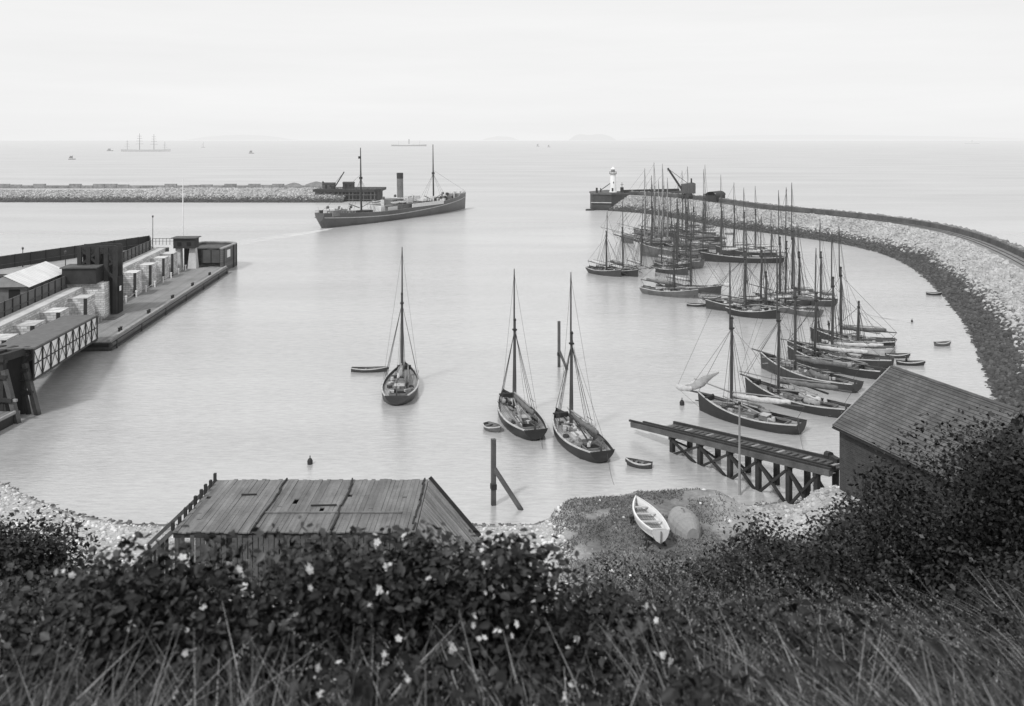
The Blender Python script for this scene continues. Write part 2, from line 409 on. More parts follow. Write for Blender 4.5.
strip('rubble_bank', WR, [(-5, -2), (0, 0), (14, 6.8), (14.05, 6.9)], M['rock_base'], bwr)
M['track'] = mat('crest_track', .22, .95, .2, .3, 2, .25, .3)
strip('crest_track', WR, [(14.05, 6.9), (15, 7.02), (18.8, 7.02)], M['track'], bwr)
for o in (15.7, 17.2):
    strip('rail_line', WR, [(o, 7.03), (o, 7.16), (o + .12, 7.16), (o + .12, 7.03)], M['dark'], bwr)
strip('parapet_wall', WR, [(18.8, 6.9), (18.8, 8.5), (20.0, 8.5), (20.6, 6.5)], mat('parapet_stone', .10, .9, .25, .5, 1.5, .35, .4), bwr)
strip('seaward_bank', WR, [(20.6, 6.5), (31, .4), (36, -2)], M['rock_base'], bwr)
def scatter_bank(path, o0, o1, z_of, n, smin, smax, name, parent, dark, bright=1.0, zb=.0):
    P = np.array([(p.x, p.y) for p in path]); Nn = np.array([(q[1].x, q[1].y) for q in offset_path(path, 0, ref)])
    seg = np.linalg.norm(np.diff(P, axis=0), axis=1); cum = np.concatenate([[0], np.cumsum(seg)])
    s = rng.random(n) * cum[-1]; i = np.clip(np.searchsorted(cum, s) - 1, 0, len(seg) - 1); f = ((s - cum[i]) / seg[i])[:, None]
    p = P[i] * (1 - f) + P[i + 1] * f; q = Nn[i] * (1 - f) + Nn[i + 1] * f
    o = o0 + (o1 - o0) * rng.random(n); xy = p + q * o[:, None]; z = z_of(o) + zb
    S = smin + (smax - smin) * rng.random(n) ** 2
    w = z + 1.5 * (fbm(xy[:, 0] * .12, xy[:, 1] * .12) - .5) + rng.normal(0, .35, n)
    v = (.78 + .42 * rng.random(n)) * bright * (.8 + .4 * fbm(xy[:, 0] * .3, xy[:, 1] * .3))
    v = np.where(w < dark, .13 + .14 * rng.random(n) ** 2, v)
    v = np.where((w >= dark) & (w < dark + .9) & (rng.random(n) > .5), .3, v)
    r = rocks(name, np.stack([xy[:, 0], xy[:, 1], z], 1), S, v, M['rock']); r.parent = parent; r['kind'] = 'stuff'
    return r
bankz = lambda o: np.where(o < 0, o * .4, o * 6.8 / 14)
scatter_bank(WR[:42], -1.5, 14.2, bankz, 17000, .4, 1.3, 'rubble_stones', bwr, 2.4)
scatter_bank(WR[41:64], -1.5, 14.2, bankz, 10000, .45, 1.2, 'rubble_stones', bwr, 2.1)
scatter_bank(WR[62:], -1.5, 14.2, bankz, 9000, .5, 1.25, 'rubble_stones', bwr, 1.7, .9)
scatter_bank(WR, 19.5, 31, lambda o: np.where(o < 20.8, 8.3, 8.3 - (o - 20.8) * .78), 9000, .7, 1.8, 'seaward_stones', bwr, 1.8, .55)
# left breakwater
ref2 = Vector((-200, 300, 0))
WL = [Vector((x, 492 - 6 * math.sin((x + 420) / 400), 0)) for x in np.linspace(-430, -92, 40)]
def strip2(name, prof, m, parent):
    mb = MB(); mb.grid([[(p.x, p.y + o, z) for p in WL] for o, z in prof]); return mb.build(name, m, parent)
bwl = empty('breakwater', (0, 0, 0), label='straight far rubble breakwater running in from the left edge', cat='breakwater')
strip2('rubble_bank', [(-6, -2), (0, 0), (19, 5.9)], M['rock_base'], bwl)
strip2('crest_track', [(19, 5.9), (20, 6.0), (27, 6.0)], M['concrete'], bwl)
mb = MB()
for i in range(46):
    x = -425 + i * 6.9; h = 1.6 + random.choice((0, 0, .25, .5, .9))
    mb.box((x, 492 + 28.5, 6 + h / 2), (6.7, 1.6, h))
mb.build('parapet_wall', mat('far_parapet_stone', .26, .9, .1, .5, .8, .4, .3), bwl)
strip2('seaward_bank', [(29.4, 6), (44, 0), (48, -2)], M['rock_base'], bwl)
ref = ref2
scatter_bank(WL, -1, 19, lambda o: np.where(o < 0, o * .3, o * 5.9 / 19), 12000, .6, 1.3, 'rubble_stones', bwl, 2.0, 1.05)
scatter_bank(WL[26:], 10, 26, lambda o: np.where(o < 19, o * 5.9 / 19, 6.1), 1500, 1.2, 2.4, 'rubble_stones', bwl, .5, .9)
ref = Vector((0, 240, 0))
# rubble mound on the crest near the head
def hump(name, c, rx, ry, h, m, label, cat, parent=None):
    mb = MB(); rows = []
    for i in range(9):
        t = i / 8
        rows.append([(rx * math.cos(a) * (1 - t ** 1.6 * .98) * (1 + .15 * math.sin(3 * a + i)), ry * math.sin(a) * (1 - t ** 1.6 * .98), h * (t ** .8) * (1 + .1 * math.sin(5 * a))) for a in [2 * PI * k / 16 for k in range(16)]])
    mb.grid(rows, close=True); o = mb.build(name, m, parent, smooth=True, loc=c)
    return tag(o, label, cat) if label else o
hump('spoil_heap', (-126, 520, 6), 7, 4, 3.0, M['rock_base'], 'grey spoil heap on the far breakwater, left of the pair', 'spoil heap')
hump('spoil_heap', (-113, 520, 6), 8.5, 4, 3.6, M['rock_base'], 'larger grey spoil heap on the far breakwater, right of the pair', 'spoil heap')
# left pier head
lp = empty('timber_wharf', (-84, 497, 0), label='dark timber pierhead closing the far left breakwater behind the steamer', cat='wharf')
mb = MB(); mb.prism([(-26, 0), (8, 0), (11, 4), (11, 26), (-26, 26)], 5.2, 6.6); mb.build('deck', M['timber_dark'], lp)
mb = MB(); mb.prism([(-14, 1.5), (7, 1.5), (9, 5), (9, 25), (-14, 25)], -1, 5.2); mb.build('core', M['timber_dark'], lp)
for i in range(13):
    mb = MB(); x = -14 + i * 2.0; mb.box((x, .6, 3), (.5, .5, 8)); mb.build('pile', M['timber'] if i % 3 else M['timber_dark'], lp)
for i in range(2):
    mb = MB(); mb.bar((-14, .2, 1 + i * 2.6), (9, .2, 1 + i * 2.6), .35); mb.build('waling', M['timber'], lp)
mb = MB()
for i in range(9): mb.box((-26 + i * 4.4, .6, 7.3), (.18, .18, 1.4))
mb.bar((-26, .6, 7.9), (9.5, .6, 7.9), .12); mb.build('railing', M['timber_dark'], lp)
def hut(name, loc, w, d, h, label, roofh=.8, wm=None, rm=None, rz=0):
    r = empty(name, loc, rz, label, 'hut')
    mb = MB(); mb.box((0, 0, h / 2), (w, d, h)); mb.build('wall', wm or M['shed_wall'], r)
    mb = MB(); mb.add([(-w / 2 - .3, -d / 2 - .3, h), (w / 2 + .3, -d / 2 - .3, h), (w / 2 + .3, d / 2 + .3, h), (-w / 2 - .3, d / 2 + .3, h), (-w / 2 - .3, 0, h + roofh), (w / 2 + .3, 0, h + roofh)],
                      [(0, 1, 5, 4), (2, 3, 4, 5), (0, 4, 3), (1, 2, 5), (0, 3, 2, 1)]); mb.build('roof', rm or M['dark'], r)
    mb = MB(); mb.box((-w * .2, -d / 2 - .03, h * .42), (w * .16, .08, h * .8)); mb.build('door', M['black'], r)
    mb = MB(); mb.box((w * .2, -d / 2 - .03, h * .58), (w * .2, .08, h * .3)); mb.build('window', M['black'], r)
    return r
hut('hut', (-103, 507, 6.6), 6.5, 4, 2.6, 'low grey hut on the timber pierhead, left of the crane', wm=M['iron'])
hut('hut', (-92, 507, 6.6), 6.0, 4, 3.0, 'square dark hut on the timber pierhead, right of the crane', wm=M['timber_dark'])
c = empty('crane', (-99, 503, 6.6), 0, 'small crane with slanting jib on the far left pierhead', 'crane')
mb = MB(); mb.tube([(0, 0, 0), (0, 0, 3.2)], .45); mb.build('post', M['dark'], c)
mb = MB(); mb.bar((0, 0, 1), (5.2, 0, 9.5), .55); mb.build('jib', M['dark'], c)
mb = MB(); mb.bar((0, 0, 3.2), (5.2, 0, 9.4), .12); mb.build('stay', M['dark'], c)
mb = MB(); mb.box((-1.2, 0, 1), (1.8, 1.6, 1.6)); mb.build('winch', M['dark'], c)
c = empty('mooring_post', (-106.5, 507, 6.6), 0, 'short thick post beside the huts on the far pierhead', 'post')
mb = MB(); mb.tube([(0, 0, 0), (0, 0, 3.4)], .4); mb.build('shaft', M['dark'], c)
mb = MB(); mb.tube([(0, 0, 3.4), (0, 0, 4)], [.7, .4]); mb.build('cap', M['dark'], c)
# right pier head + lighthouse
rp = empty('stone_pierhead', (39, 437, 0), label='dark stone pierhead carrying the white lighthouse', cat='pier')
mb = MB(); mb.prism([(0, 0), (9, -2), (20, 6), (34, 14), (48, 20), (50, 34), (10, 26), (0, 12)], -1, 7.6)
mb.build('wall', mat('pierhead_masonry', .055, .9, .2, .4, 1.5, .3, .3, wet=(1.0, 2.0, .5)), rp)
mb = MB(); mb.prism([(-.4, -.4), (9, -2.5), (12, 0), (12, 24), (10, 26.4), (-.4, 12.3)], 7.6, 8.4); mb.build('coping', M['timber'], rp)
mb = MB(); mb.prism([(-.7, -.7), (9, -2.8), (9, -2.5), (-.4, -.4)], 3.6, 3.9); mb.build('waling', M['concrete'], rp)
mb = MB(); mb.prism([(-3.5, -3), (0, -3), (2, 0), (0, 2), (-3, 1)], -1, .5); mb.build('footing', M['rock_base'], rp)
mb = MB(); mb.prism([(17, 14), (47, 25.4), (47, 26.2), (17, 14.8)], 7.6, 9.0); mb.build('parapet_wall', M['timber_dark'], rp)
mb = MB(); mb.tube([(2.2, .6, 8.4), (2.2, .6, 10.8)], .55); mb.build('bollard', M['dark'], rp)
L0 = gp(613, 192.2, 8.4)
lh = empty('lighthouse', L0, 0, 'small white round lighthouse on the end of the curved breakwater', 'lighthouse')
mb = MB(); mb.tube([(0, 0, 0), (0, 0, .5), (0, 0, .5), (0, 0, 8.6), (0, 0, 8.9)], [1.9, 1.9, 1.65, 1.3, 1.3], 20); mb.build('tower', M['white'], lh, smooth=False)
mb = MB(); mb.tube([(0, 0, 8.9), (0, 0, 9.15)], [1.85, 1.85], 20)
for k in range(12):
    a = k * PI / 6; mb.box((1.75 * math.cos(a), 1.75 * math.sin(a), 9.6), (.08, .08, .9))
mb.tube([(1.75 * math.cos(a), 1.75 * math.sin(a), 10.05) for a in [k * PI / 10 for k in range(21)]], .05, 4); mb.build('gallery', M['iron'], lh)
mb = MB(); mb.tube([(0, 0, 9.15), (0, 0, 9.8)], 1.0, 14); mb.build('lantern_base', M['white'], lh)
mb = MB(); mb.tube([(0, 0, 9.8), (0, 0, 11.2)], .95, 10); mb.build('lantern', M['cabin'], lh)
mb = MB(); mb.tube([(0, 0, 11.2), (0, 0, 11.6), (0, 0, 12.2), (0, 0, 12.25)], [1.15, 1.0, .3, .1], 12); mb.tube([(0, 0, 12.2), (0, 0, 13.4)], .08, 5); mb.build('roof', M['white'], lh)
mb = MB(); mb.box((-.4, -1.62, 1.2), (.8, .15, 1.9)); mb.build('door', M['dark'], lh)
mb = MB(); mb.box((.1, -1.5, 4.8), (.4, .15, .8)); mb.build('window', M['dark'], lh)
for (x, y, L_, lab) in ((43.5, 441.5, 4.6, 'tiny derrick leaning right at the tip of the pierhead, left of the lighthouse'),):
    c = empty('derrick', (x, y, 8.4), 0, lab, 'derrick')
    mb = MB(); mb.tube([(0, 0, 0), (0, 0, 2)], .3); mb.build('post', M['dark'], c)
    mb = MB(); mb.bar((0, 0, 1), (L_, 0, 4.3), .35); mb.build('jib', M['dark'], c)
c = empty('signal_post', (54.5, 446, 8.4), 0, 'short dark signal post just right of the lighthouse', 'post')
mb = MB(); mb.tube([(0, 0, -.8), (0, 0, 4.6)], [.2, .12]); mb.box((0, 0, 1), (1.6, 1, 2.4)); mb.build('mast', M['dark'], c)
mb = MB(); mb.bar((-.8, 0, 3.6), (.8, 0, 3.6), .15); mb.build('crossarm', M['dark'], c)
# big travelling crane on the breakwater
P0 = gp(689, 199.5, 7); P0 = Vector((81.5, 417, 7))
c = empty('steam_crane', P0, 0, 'bulky grey crane with jib raised to the left on the breakwater crest', 'crane')
mb = MB(); mb.box((0, 0, 1.0), (6.6, 4, .7)); mb.build('carriage', M['dark'], c)
for sx in (-2.3, 2.3):
    for sy in (-1.7, 1.7):
        mb = MB(); mb.tube([(sx, sy - .2, .55), (sx, sy + .2, .55)], .55, 12); mb.build('wheel', M['black'], c)
mb = MB(); mb.tube([(0, 0, 1.3), (0, 0, 2.4)], [2.4, 1.9], 14); mb.build('turntable', M['dark'], c)
mb = MB(); mb.add([(-2.9, -1.9, 2.4), (3.2, -1.9, 2.4), (3.2, 1.9, 2.4), (-2.9, 1.9, 2.4), (-2.9, -1.9, 6.6), (2.2, -1.9, 7.4), (3.2, -1.9, 7.0), (3.2, 1.9, 7.0), (2.2, 1.9, 7.4), (-2.9, 1.9, 6.6)],
                  [(0, 3, 2, 1), (0, 1, 6, 5, 4), (3, 9, 8, 7, 2), (0, 4, 9, 3), (1, 2, 7, 6), (4, 5, 8, 9), (5, 6, 7, 8)]); mb.build('cab', M['iron'], c)
mb = MB(); mb.tube([(1.6, 0, 7), (1.6, 0, 9.3)], .38, 8); mb.build('chimney', M['dark'], c)
mb = MB()
for s in (-.7, .7): mb.bar((-2.4, s, 3.6), (-9.3, s * .3, 14.0), .75)
for k in range(5):
    t = (k + .5) / 5; mb.bar((-2.4 - 6.9 * t, -.7 * (1 - .7 * t), 3.6 + 10.4 * t), (-2.4 - 6.9 * t, .7 * (1 - .7 * t), 3.6 + 10.4 * t), .2)
mb.build('jib', M['dark'], c)
mb = MB(); mb.bar((0, 0, 7), (-9.2, 0, 13.8), .2); mb.tube([(-9.4, 0, 14), (-9.4, 0, 12.4)], .06, 4); mb.build('cable', M['dark'], c)
c = empty('machine_shed', (90, 398, 5), .9, 'dark lumpy machinery shed on the breakwater behind the tall masts', 'shed')
mb = MB(); mb.box((0, 0, 2.4), (9, 5, 4.8)); mb.build('wall', M['timber_dark'], c)
mb = MB(); mb.grid([[(x, 2.7 * math.cos(a), 4.8 + 1.7 * math.sin(a)) for x in (-4.7, 0, 4.7)] for a in [k * PI / 8 for k in range(9)]]); mb.box((0, 0, 4.85), (9.2, 5.2, .15)); mb.build('roof', M['dark'], c)
for s in (-1, 1):
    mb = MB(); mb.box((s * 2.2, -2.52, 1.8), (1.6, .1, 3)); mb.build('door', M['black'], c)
mb = MB(); mb.box((7.2, 0, 1.8), (3, 3, 2.2)); mb.tube([(7.2, 0, 2.8), (7.2, 0, 5)], .3); mb.build('boiler', M['dark'], c)
# ------------------------------------------------------------------ boats
def hull_parts(L, B, fb, rb, rs, draft=1.2, stern=.6, counter=.16, stem_rake=.3, full=2.3, n=26, m=7, bul=.4, tip=.35, counter_h=.25):
    """bow at +x. returns functions and MBs"""
    def b(t):
        if t < .42: return B / 2 * (stern + (1 - stern) * math.sin(PI / 2 * t / .42))
        return B / 2 * max(.015, 1 - ((t - .42) / .58) ** full)
    def zs(t): return fb + rb * max(0, (t - .35) / .65) ** 1.8 + rs * max(0, (.35 - t) / .35) ** 1.8
    def zk(t):
        if t < counter: return counter_h + (-draft - counter_h) * math.sin(PI / 2 * t / counter) if counter > 0 else -draft
        return -draft
    def sec(t, u):
        p = .55 if t < .8 else .55 + (t - .8) * 2.2
        q = 2.6 if t > .15 else 1.6
        return (1 - (1 - u) ** q) ** p
    def pt(t, u, side, inset=0):
        z = zk(t) + (zs(t) - zk(t)) * u
        x = -L / 2 + L * t
        if t > .8: x += stem_rake * (t - .8) / .2 * (u - 1) * 1.0
        y = max(0, b(t) * sec(t, u) - inset)
        return (x, side * y, z)
    T = [i / n for i in range(n + 1)]
    hb = MB(); rows = []
    for t in T:
        rows.append([pt(t, 1 - j / m, 1) for j in range(m)] + [pt(t, 0, 1)] + [pt(t, (j + 1) / m, -1) for j in range(m)])
    hb.grid(rows)
    N_ = len(rows[0]); hb.add(rows[0], [tuple(range(N_))])
    th = min(.12, B * .04)
    for sd in (1, -1):       # inner bulwark
        hb.grid([[pt(t, 1, sd, 0) for t in T], [pt(t, 1, sd, th) for t in T], [(lambda p: (p[0], p[1], zs(t) - bul))(pt(t, 1, sd, th * 1.3)) for t in T]])
    dk = MB(); dk.grid([[(lambda p: (p[0], p[1], zs(t) - bul))(pt(t, 1, sd, th * 1.3)) for t in T] for sd in (1, 0, -1)])
    rl = MB(); w = max(.09, B * .03)
    for sd in (1, -1):
        rl.grid([[(lambda p: (p[0], p[1] + sd * .04, p[2] + .03))(pt(t, 1, sd, 0)) for t in T], [(lambda p: (p[0], p[1], p[2] + .05))(pt(t, 1, sd, w)) for t in T]])
        rl.grid([[(lambda p: (p[0], p[1] + sd * .045, p[2] + .03))(pt(t, 1, sd, 0)) for t in T], [(lambda p: (p[0], p[1] + sd * .045, p[2] - .07))(pt(t, 1, sd, 0)) for t in T]])
    x = lambda t: -L / 2 + L * t
    return hb, dk, rl, b, zs, pt, bul, x
def furled(mb, p, q, r, n=13, lump=.35, sag=.12):
    p = Vector(p); q = Vector(q); pts = []; rs = []
    for i in range(n + 1):
        t = i / n; c_ = p.lerp(q, t) + Vector((0, random.uniform(-.05, .05), -sag * math.sin(PI * t) + random.uniform(-.04, .04)))
        pts.append(c_); rs.append(r * (1 - lump / 2 + lump * random.random()) * (.45 + .55 * math.sin(PI * (.08 + .86 * t)) ** .5))
    o_ = len(mb.v); mb.tube(pts, rs, 8)
    for k_ in range(o_, len(mb.v)):
        v_ = mb.v[k_]; c_ = pts[(k_ - o_) // 8]; f_ = random.uniform(.85, 1.12)
        mb.v[k_] = (c_.x + (v_[0] - c_.x) * f_, c_.y + (v_[1] - c_.y) * f_ * .8, c_.z + (v_[2] - c_.z) * f_ * (1.35 if v_[2] < c_.z else 1))
def vessel(name, label, cat, group, bow, sternp, B=4.2, hm='hull_black', dm='deck', masts=((.62, 12.5, 19.5),), fb=1.1, rb=.9, rs=.3,
           bowsprit=4.0, boom=True, sail='tan', sailpos='boom', detail=2, over=1.4, counter=.16, topm=True, rake=0.0, lean=0, boomup=.08, rail='rail', clutter=6, jib=None, spar='spar', stern=.6, sp_up=.12, mr=1.0, extra=0):
    bow = Vector(bow); sternp = Vector(sternp); dv = bow - sternp; L = dv.length + over
    cpos = (bow + sternp) / 2; cpos -= dv.normalized() * over * .4
    r = empty(name, (cpos.x, cpos.y, 0), math.atan2(dv.y, dv.x), label, cat, group)
    r.rotation_euler[0] = lean if detail >= 2 and bowsprit == 0 else random.uniform(-.035, .035)
    if detail < 2: r.rotation_euler[1] = random.uniform(-.012, .012)
    hb, dk, rl, b, zs, pt, bul, X = hull_parts(L, B, fb, rb, rs, counter=counter, stern=stern, stem_rake=.3 + rake)
    hb.build('hull', M[hm], r, smooth=True); dk.build('deck', M[dm], r); rl.build('rail', M[rail], r)
    dz = lambda t: zs(t) - bul
    # deck fittings
    if detail >= 1:
        mb = MB(); mb.box((X(.47), 0, dz(.47) + .18), (L * .10, B * .30, .36)); mb.box((X(.47), 0, dz(.47) + .4), (L * .105, B * .32, .09)); mb.build('hatch', M['cabin_pale'] if random.random() > .8 else M['cabin'], r)
        mb = MB(); mb.box((X(.335), 0, dz(.33) + .32), (L * .075, B * .26, .64)); mb.build('companionway', M['cabin'], r)
        mb = MB(); mb.box((X(.335), 0, dz(.33) + .67), (L * .08, B * .29, .08)); mb.build('companion_lid', M['rail'], r)
        # cockpit: coaming around a dark well
        mb = MB(); a0, a1, w = X(.13), X(.27), B * .22; z0 = dz(.2)
        for s in (-1, 1): mb.box(((a0 + a1) / 2, s * w, z0 + .15), (a1 - a0, .12, .34))
        mb.box((a0, 0, z0 + .15), (.12, 2 * w, .34)); mb.box((a1, 0, z0 + .15), (.12, 2 * w, .34)); mb.build('cockpit_coaming', M['cabin'], r)
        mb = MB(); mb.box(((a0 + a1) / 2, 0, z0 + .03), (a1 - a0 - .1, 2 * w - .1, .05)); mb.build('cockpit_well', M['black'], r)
        mb = MB(); mb.box((X(.88), 0, dz(.88) + .3), (.5, B * .3, .5)); mb.tube([(X(.88), -B * .2, dz(.88) + .42), (X(.88), B * .2, dz(.88) + .42)], .2, 8); mb.build('windlass', M['dark'], r)
        mb = MB(); mb.bar((X(.03), 0, dz(.03) + .75), (X(.16), .15, dz(.1) + .7), .1); mb.box((X(.03), 0, dz(.03) + .4), (.18, .18, .8)); mb.build('tiller', M['spar'], r)
    if detail >= 2:
        mb = MB(); mb.box((X(.545), 0, dz(.54) + .25), (L * .045, B * .2, .5)); mb.build('skylight', M['cabin'], r)
        for k in range(4):
            mb = MB(); t = random.uniform(.3, .8); s = random.choice((-1, 1)); y = s * (b(t) * .62); rr = random.uniform(.22, .36)
            for q in range(3): mb.tube([(X(t) + rr * math.cos(a), y + rr * math.sin(a), dz(t) + .06 + .09 * q) for a in [j * PI / 5 for j in range(11)]], .05, 4, cap=False)
            mb.build('rope_coil', M['rope_pale'] if k % 2 else M['rope'], r)
    for k in range(clutter):
        mb = MB(); t = random.uniform(.22, .84); y = random.uniform(-.6, .6) * b(t)
        kind = random.random()
        if kind < .4: mb.box((X(t), y, dz(t) + .2), (random.uniform(.4, 1.1), random.uniform(.3, .6), .4), rz=random.uniform(0, 3)); nm = 'deck_box'
        elif kind < .7: mb.tube([(X(t), y, dz(t)), (X(t), y, dz(t) + .3), (X(t), y, dz(t) + .65)], [.22, .28, .22], 8); nm = 'cask'
        else: mb.bar((X(t), y, dz(t) + .12), (X(min(.9, t + .2)), y * .9, dz(t) + .3), .12); nm = 'spare_spar'
        mb.build(nm, M[random.choice(('dark', 'cabin', 'rail', 'spar', 'sail_white'))], r)
    rg = MB()
    rk_ = 1.0 if detail >= 2 else 1.45
    def line(p, q, rr=.026): rg.tube([p, q], rr * rk_, 3, cap=False)
    tops = []
    for i, (mt, hl, ht) in enumerate(masts):
        x = X(mt); zb = dz(mt); rk = -.012 * hl
        mb = MB(); mb.tube([(x, 0, zb), (x + rk * .5, 0, hl * .5), (x + rk, 0, hl + .2)], [.22 * mr, .21 * mr, .15 * mr], 8)
        ms = mb.build('mast', M[spar], r)
        mb = MB(); mb.box((x + rk * .92, 0, hl * .9), (.5, .5, .18)); mb.box((x + rk, 0, hl), (.35, .3, .2)); mb.build('crosstree', M['dark'], ms)
        topz = hl
        if ht > hl:
            mb = MB(); mb.tube([(x + rk + .25, 0, hl * .88), (x + rk + .22, 0, ht - 1), (x + rk + .22, 0, ht)], [.12 * mr, .09 * mr, .05 * mr], 6); mb.build('topmast', M[spar], r); topz = ht
        hz = hl * .9
        for s in (-1, 1):
            for dx in ((-.9, -.1, .7) if detail else (-.7, .4)):
                t = mt + dx / L
                line((x + rk, 0, hz), (x + dx - .4, s * (b(t) - .02), zs(t)), .034)
            if detail >= 2:     # deadeyes and lower ratlines
                rg.tube([(x - 1.25, s * (b(mt - .06)), zs(mt) + .8), (x + .3, s * (b(mt)), zs(mt) + .8)], .035, 3, cap=False)
            if ht > hl: line((x + rk + .22, 0, ht - .6), (x - 2.0, s * b(mt - 2 / L), zs(mt)), .018)
        tops.append((x + rk, topz, hz))
        if boom and (i == len(masts) - 1 or len(masts) == 1 or True):
            aft = X(-.02) if i == len(masts) - 1 else X(masts[i + 1][0]) + .5
            bl = min(x - aft, 10.5); z1 = zb + 1.5
            tipp = (x - bl, .2 * (1 if i else -1) + .15, z1 + boomup * bl)
            mb = MB(); mb.tube([(x - .2, 0, z1), ((x - bl / 2), tipp[1] / 2, (z1 + tipp[2]) / 2), tipp], [.11, .14, .09], 7); bo = mb.build('boom', M[spar if i % 2 == 0 else 'spar_pale'], r)
            if sail:
                mb = MB(); furled(mb, (x - .3, .02, z1 + .38), (x - bl * .82, tipp[1] * .8, z1 + .38 + boomup * bl * .8), .3); mb.build('furled_sail', M['sail_' + sail], r, smooth=True)
                mb = MB(); mb.tube([(x - .2, .05, z1 + .75), (x - bl * .72, tipp[1] * .7, z1 + .78 + boomup * bl * .7)], [.1, .07], 6); mb.build('gaff', M['spar_pale'], r)
            line(tipp, (x + rk, 0, hz), .02)
            line(tipp, (X(.06), 0, zs(.06)), .025)
            if detail: line((x - bl * .5, 0, z1 + .8), (x + rk, 0, hl), .018)
    x, topz, hz = tops[0]
    if bowsprit:
        bz = zs(.97) + .05; tip = (L / 2 + bowsprit, 0, bz + bowsprit * sp_up)
        mb = MB(); mb.tube([(X(.86), 0, bz - .1), tip], [.16, .09], 7); mb.build('bowsprit', M[spar], r)
        line(tip, (x, 0, topz - .4), .02); line((L / 2 + bowsprit * .4, 0, bz + .1), (x, 0, hz), .025)
        line(tip, (L / 2 - .1, 0, .4), .02)
        if jib:
            mb = MB(); furled(mb, (L / 2 + bowsprit * .25, 0, bz + .35), (L / 2 + bowsprit, 0, tip[2] + .2), .38, 8); mb.build('furled_jib', M['sail_' + jib], r, smooth=True)
    line((L / 2 - .1, 0, zs(1)), (x, 0, hz), .03)
    if detail: line((x, .1, hz), (x, .35, dz(masts[0][0])), .02); line((x, -.1, hz), (x + .3, -.35, dz(masts[0][0])), .02)
    for k in range(extra):
        mb = MB(); t = random.uniform(.15, .7); z = dz(t) + random.uniform(.4, 1.8); ln_ = random.uniform(.25, .5) * L; y = random.uniform(-.6, .6) * b(t)
        mb.tube([(X(t), y, z), (X(t) + ln_, y * random.uniform(-.5, 1), z + random.uniform(-.3, .28) * ln_)], [random.uniform(.09, .15), .07], 6); mb.build('loose_spar', M[random.choice(('spar', 'spar_pale', 'spar_pale', 'dark'))], r)
    for k in range(extra // 3):
        mb = MB(); t = random.uniform(.2, .7); z = dz(t) + random.uniform(.3, .9); y = random.uniform(-.5, .5) * b(t)
        furled(mb, (X(t), y, z), (X(t) + random.uniform(.1, .22) * L, y, z + random.uniform(-.2, .6)), random.uniform(.25, .45), 8, .8, .2); mb.build('heaped_sail', M[random.choice(('sail_white', 'sail_tan', 'canvas'))], r, smooth=True)
    rg.build('rigging', M['rope'], r)
    return r
def small_boat(name, label, loc, rz, L=4.2, B=1.5, hm='hull_grey', group=None, inner='deck', rail='rail', z=0, flip=False, dbl=False, bul=.42, fb=.48, oars=False, rot=None):
    r = empty(name, (loc[0], loc[1], z), rz, label, 'rowing boat', group)
    st = .05 if dbl else (.66 if hm == 'hull_white' else .5)
    hb, dk, rl, b, zs, pt, bu, X = hull_parts(L, B, fb, .28, .12, draft=.18, stern=st, counter=.0 if not dbl else .12, stem_rake=.25, full=2.2, n=16, m=5, bul=bul, counter_h=.1)
    hb.build('hull', M[hm], r, smooth=True); dk.build('bottom_boards', M[inner], r); rl.build('gunwale', M[rail], r)
    for t in (.14, .38, .6, .78):
        mb = MB(); mb.box((X(t), 0, zs(t) - bul * .38), (.24, 2 * b(t) - .1, .05)); mb.build('seat', M['rail' if hm == 'hull_white' else 'cabin'], r)
    if hm == 'hull_white' or oars:
        mb = MB()
        for k in range(7): t = .12 + k * .11; mb.tube([(X(t), s * (b(t) * f_), zs(t) - bul + .03 + (.3 * f_ ** 3)) for s in (1,) for f_ in (-.85, -.4, 0, .4, .85)], .03, 4)
        mb.build('rib', M['cabin'], r)
    mb = MB(); mb.bar((X(.0) - .02, 0, -.15), (X(.0) - .02, 0, zs(0) * .9), .06, .25); mb.build('rudder', M['cabin'], r) if oars else None
    if rot: r.rotation_euler = rot
    return r
W = lambda px, py: gp(px, py, 0)
# near three cutters (sterns towards the viewer)
CG = 'pilot cutters moored in the middle of the harbour'
vessel('pilot_cutter', 'leftmost cutter alone on its mooring, seen stern on with pale deck', 'sailing boat', CG, W(405, 375), W(397, 404), B=5.0, dm='deck', hm='hull_dark', bowsprit=0, over=1.2, masts=((.63, 13, 19.6),), sail='white', boom=True, detail=2, clutter=14, extra=5)
vessel('pilot_cutter', 'middle cutter with a dinghy at its port side, seen stern on', 'sailing boat', CG, W(503, 404), W(533, 438), B=4.7, hm='hull_black', dm='deck', bowsprit=0, masts=((.62, 12.2, 18.6),), sail='tan', boomup=.02, clutter=16, extra=6)
vessel('pilot_cutter', 'right cutter of the near three, dark hull seen stern on, by the lone pile', 'sailing boat', CG, W(556, 424), W(598, 460), B=4.7, hm='hull_black', dm='deck', bowsprit=0, masts=((.64, 12.2, 19.3),), sail='tan', boomup=.02, clutter=16, extra=6)
RG = 'cutters rafted up beside the slipway'
vessel('pilot_cutter', 'nearest rafted cutter, dark hull with white furled jib and sagging white mainsail', 'sailing boat', RG, W(699, 410), W(792, 432), B=4.4, hm='hull_black', rb=1.3, bowsprit=3.2, jib='white', sail='white', masts=((.66, 12.5, 19.5),), sp_up=-.02, clutter=14, extra=6)
vessel('pilot_cutter', 'second cutter of the raft, black hull behind the one with white sails', 'sailing boat', RG, W(746, 394), W(840, 416), B=4.2, hm='hull_black', rb=1.3, bowsprit=.8, masts=((.66, 12, 20.2),), sail='tan', sp_up=.3, clutter=14, extra=6)
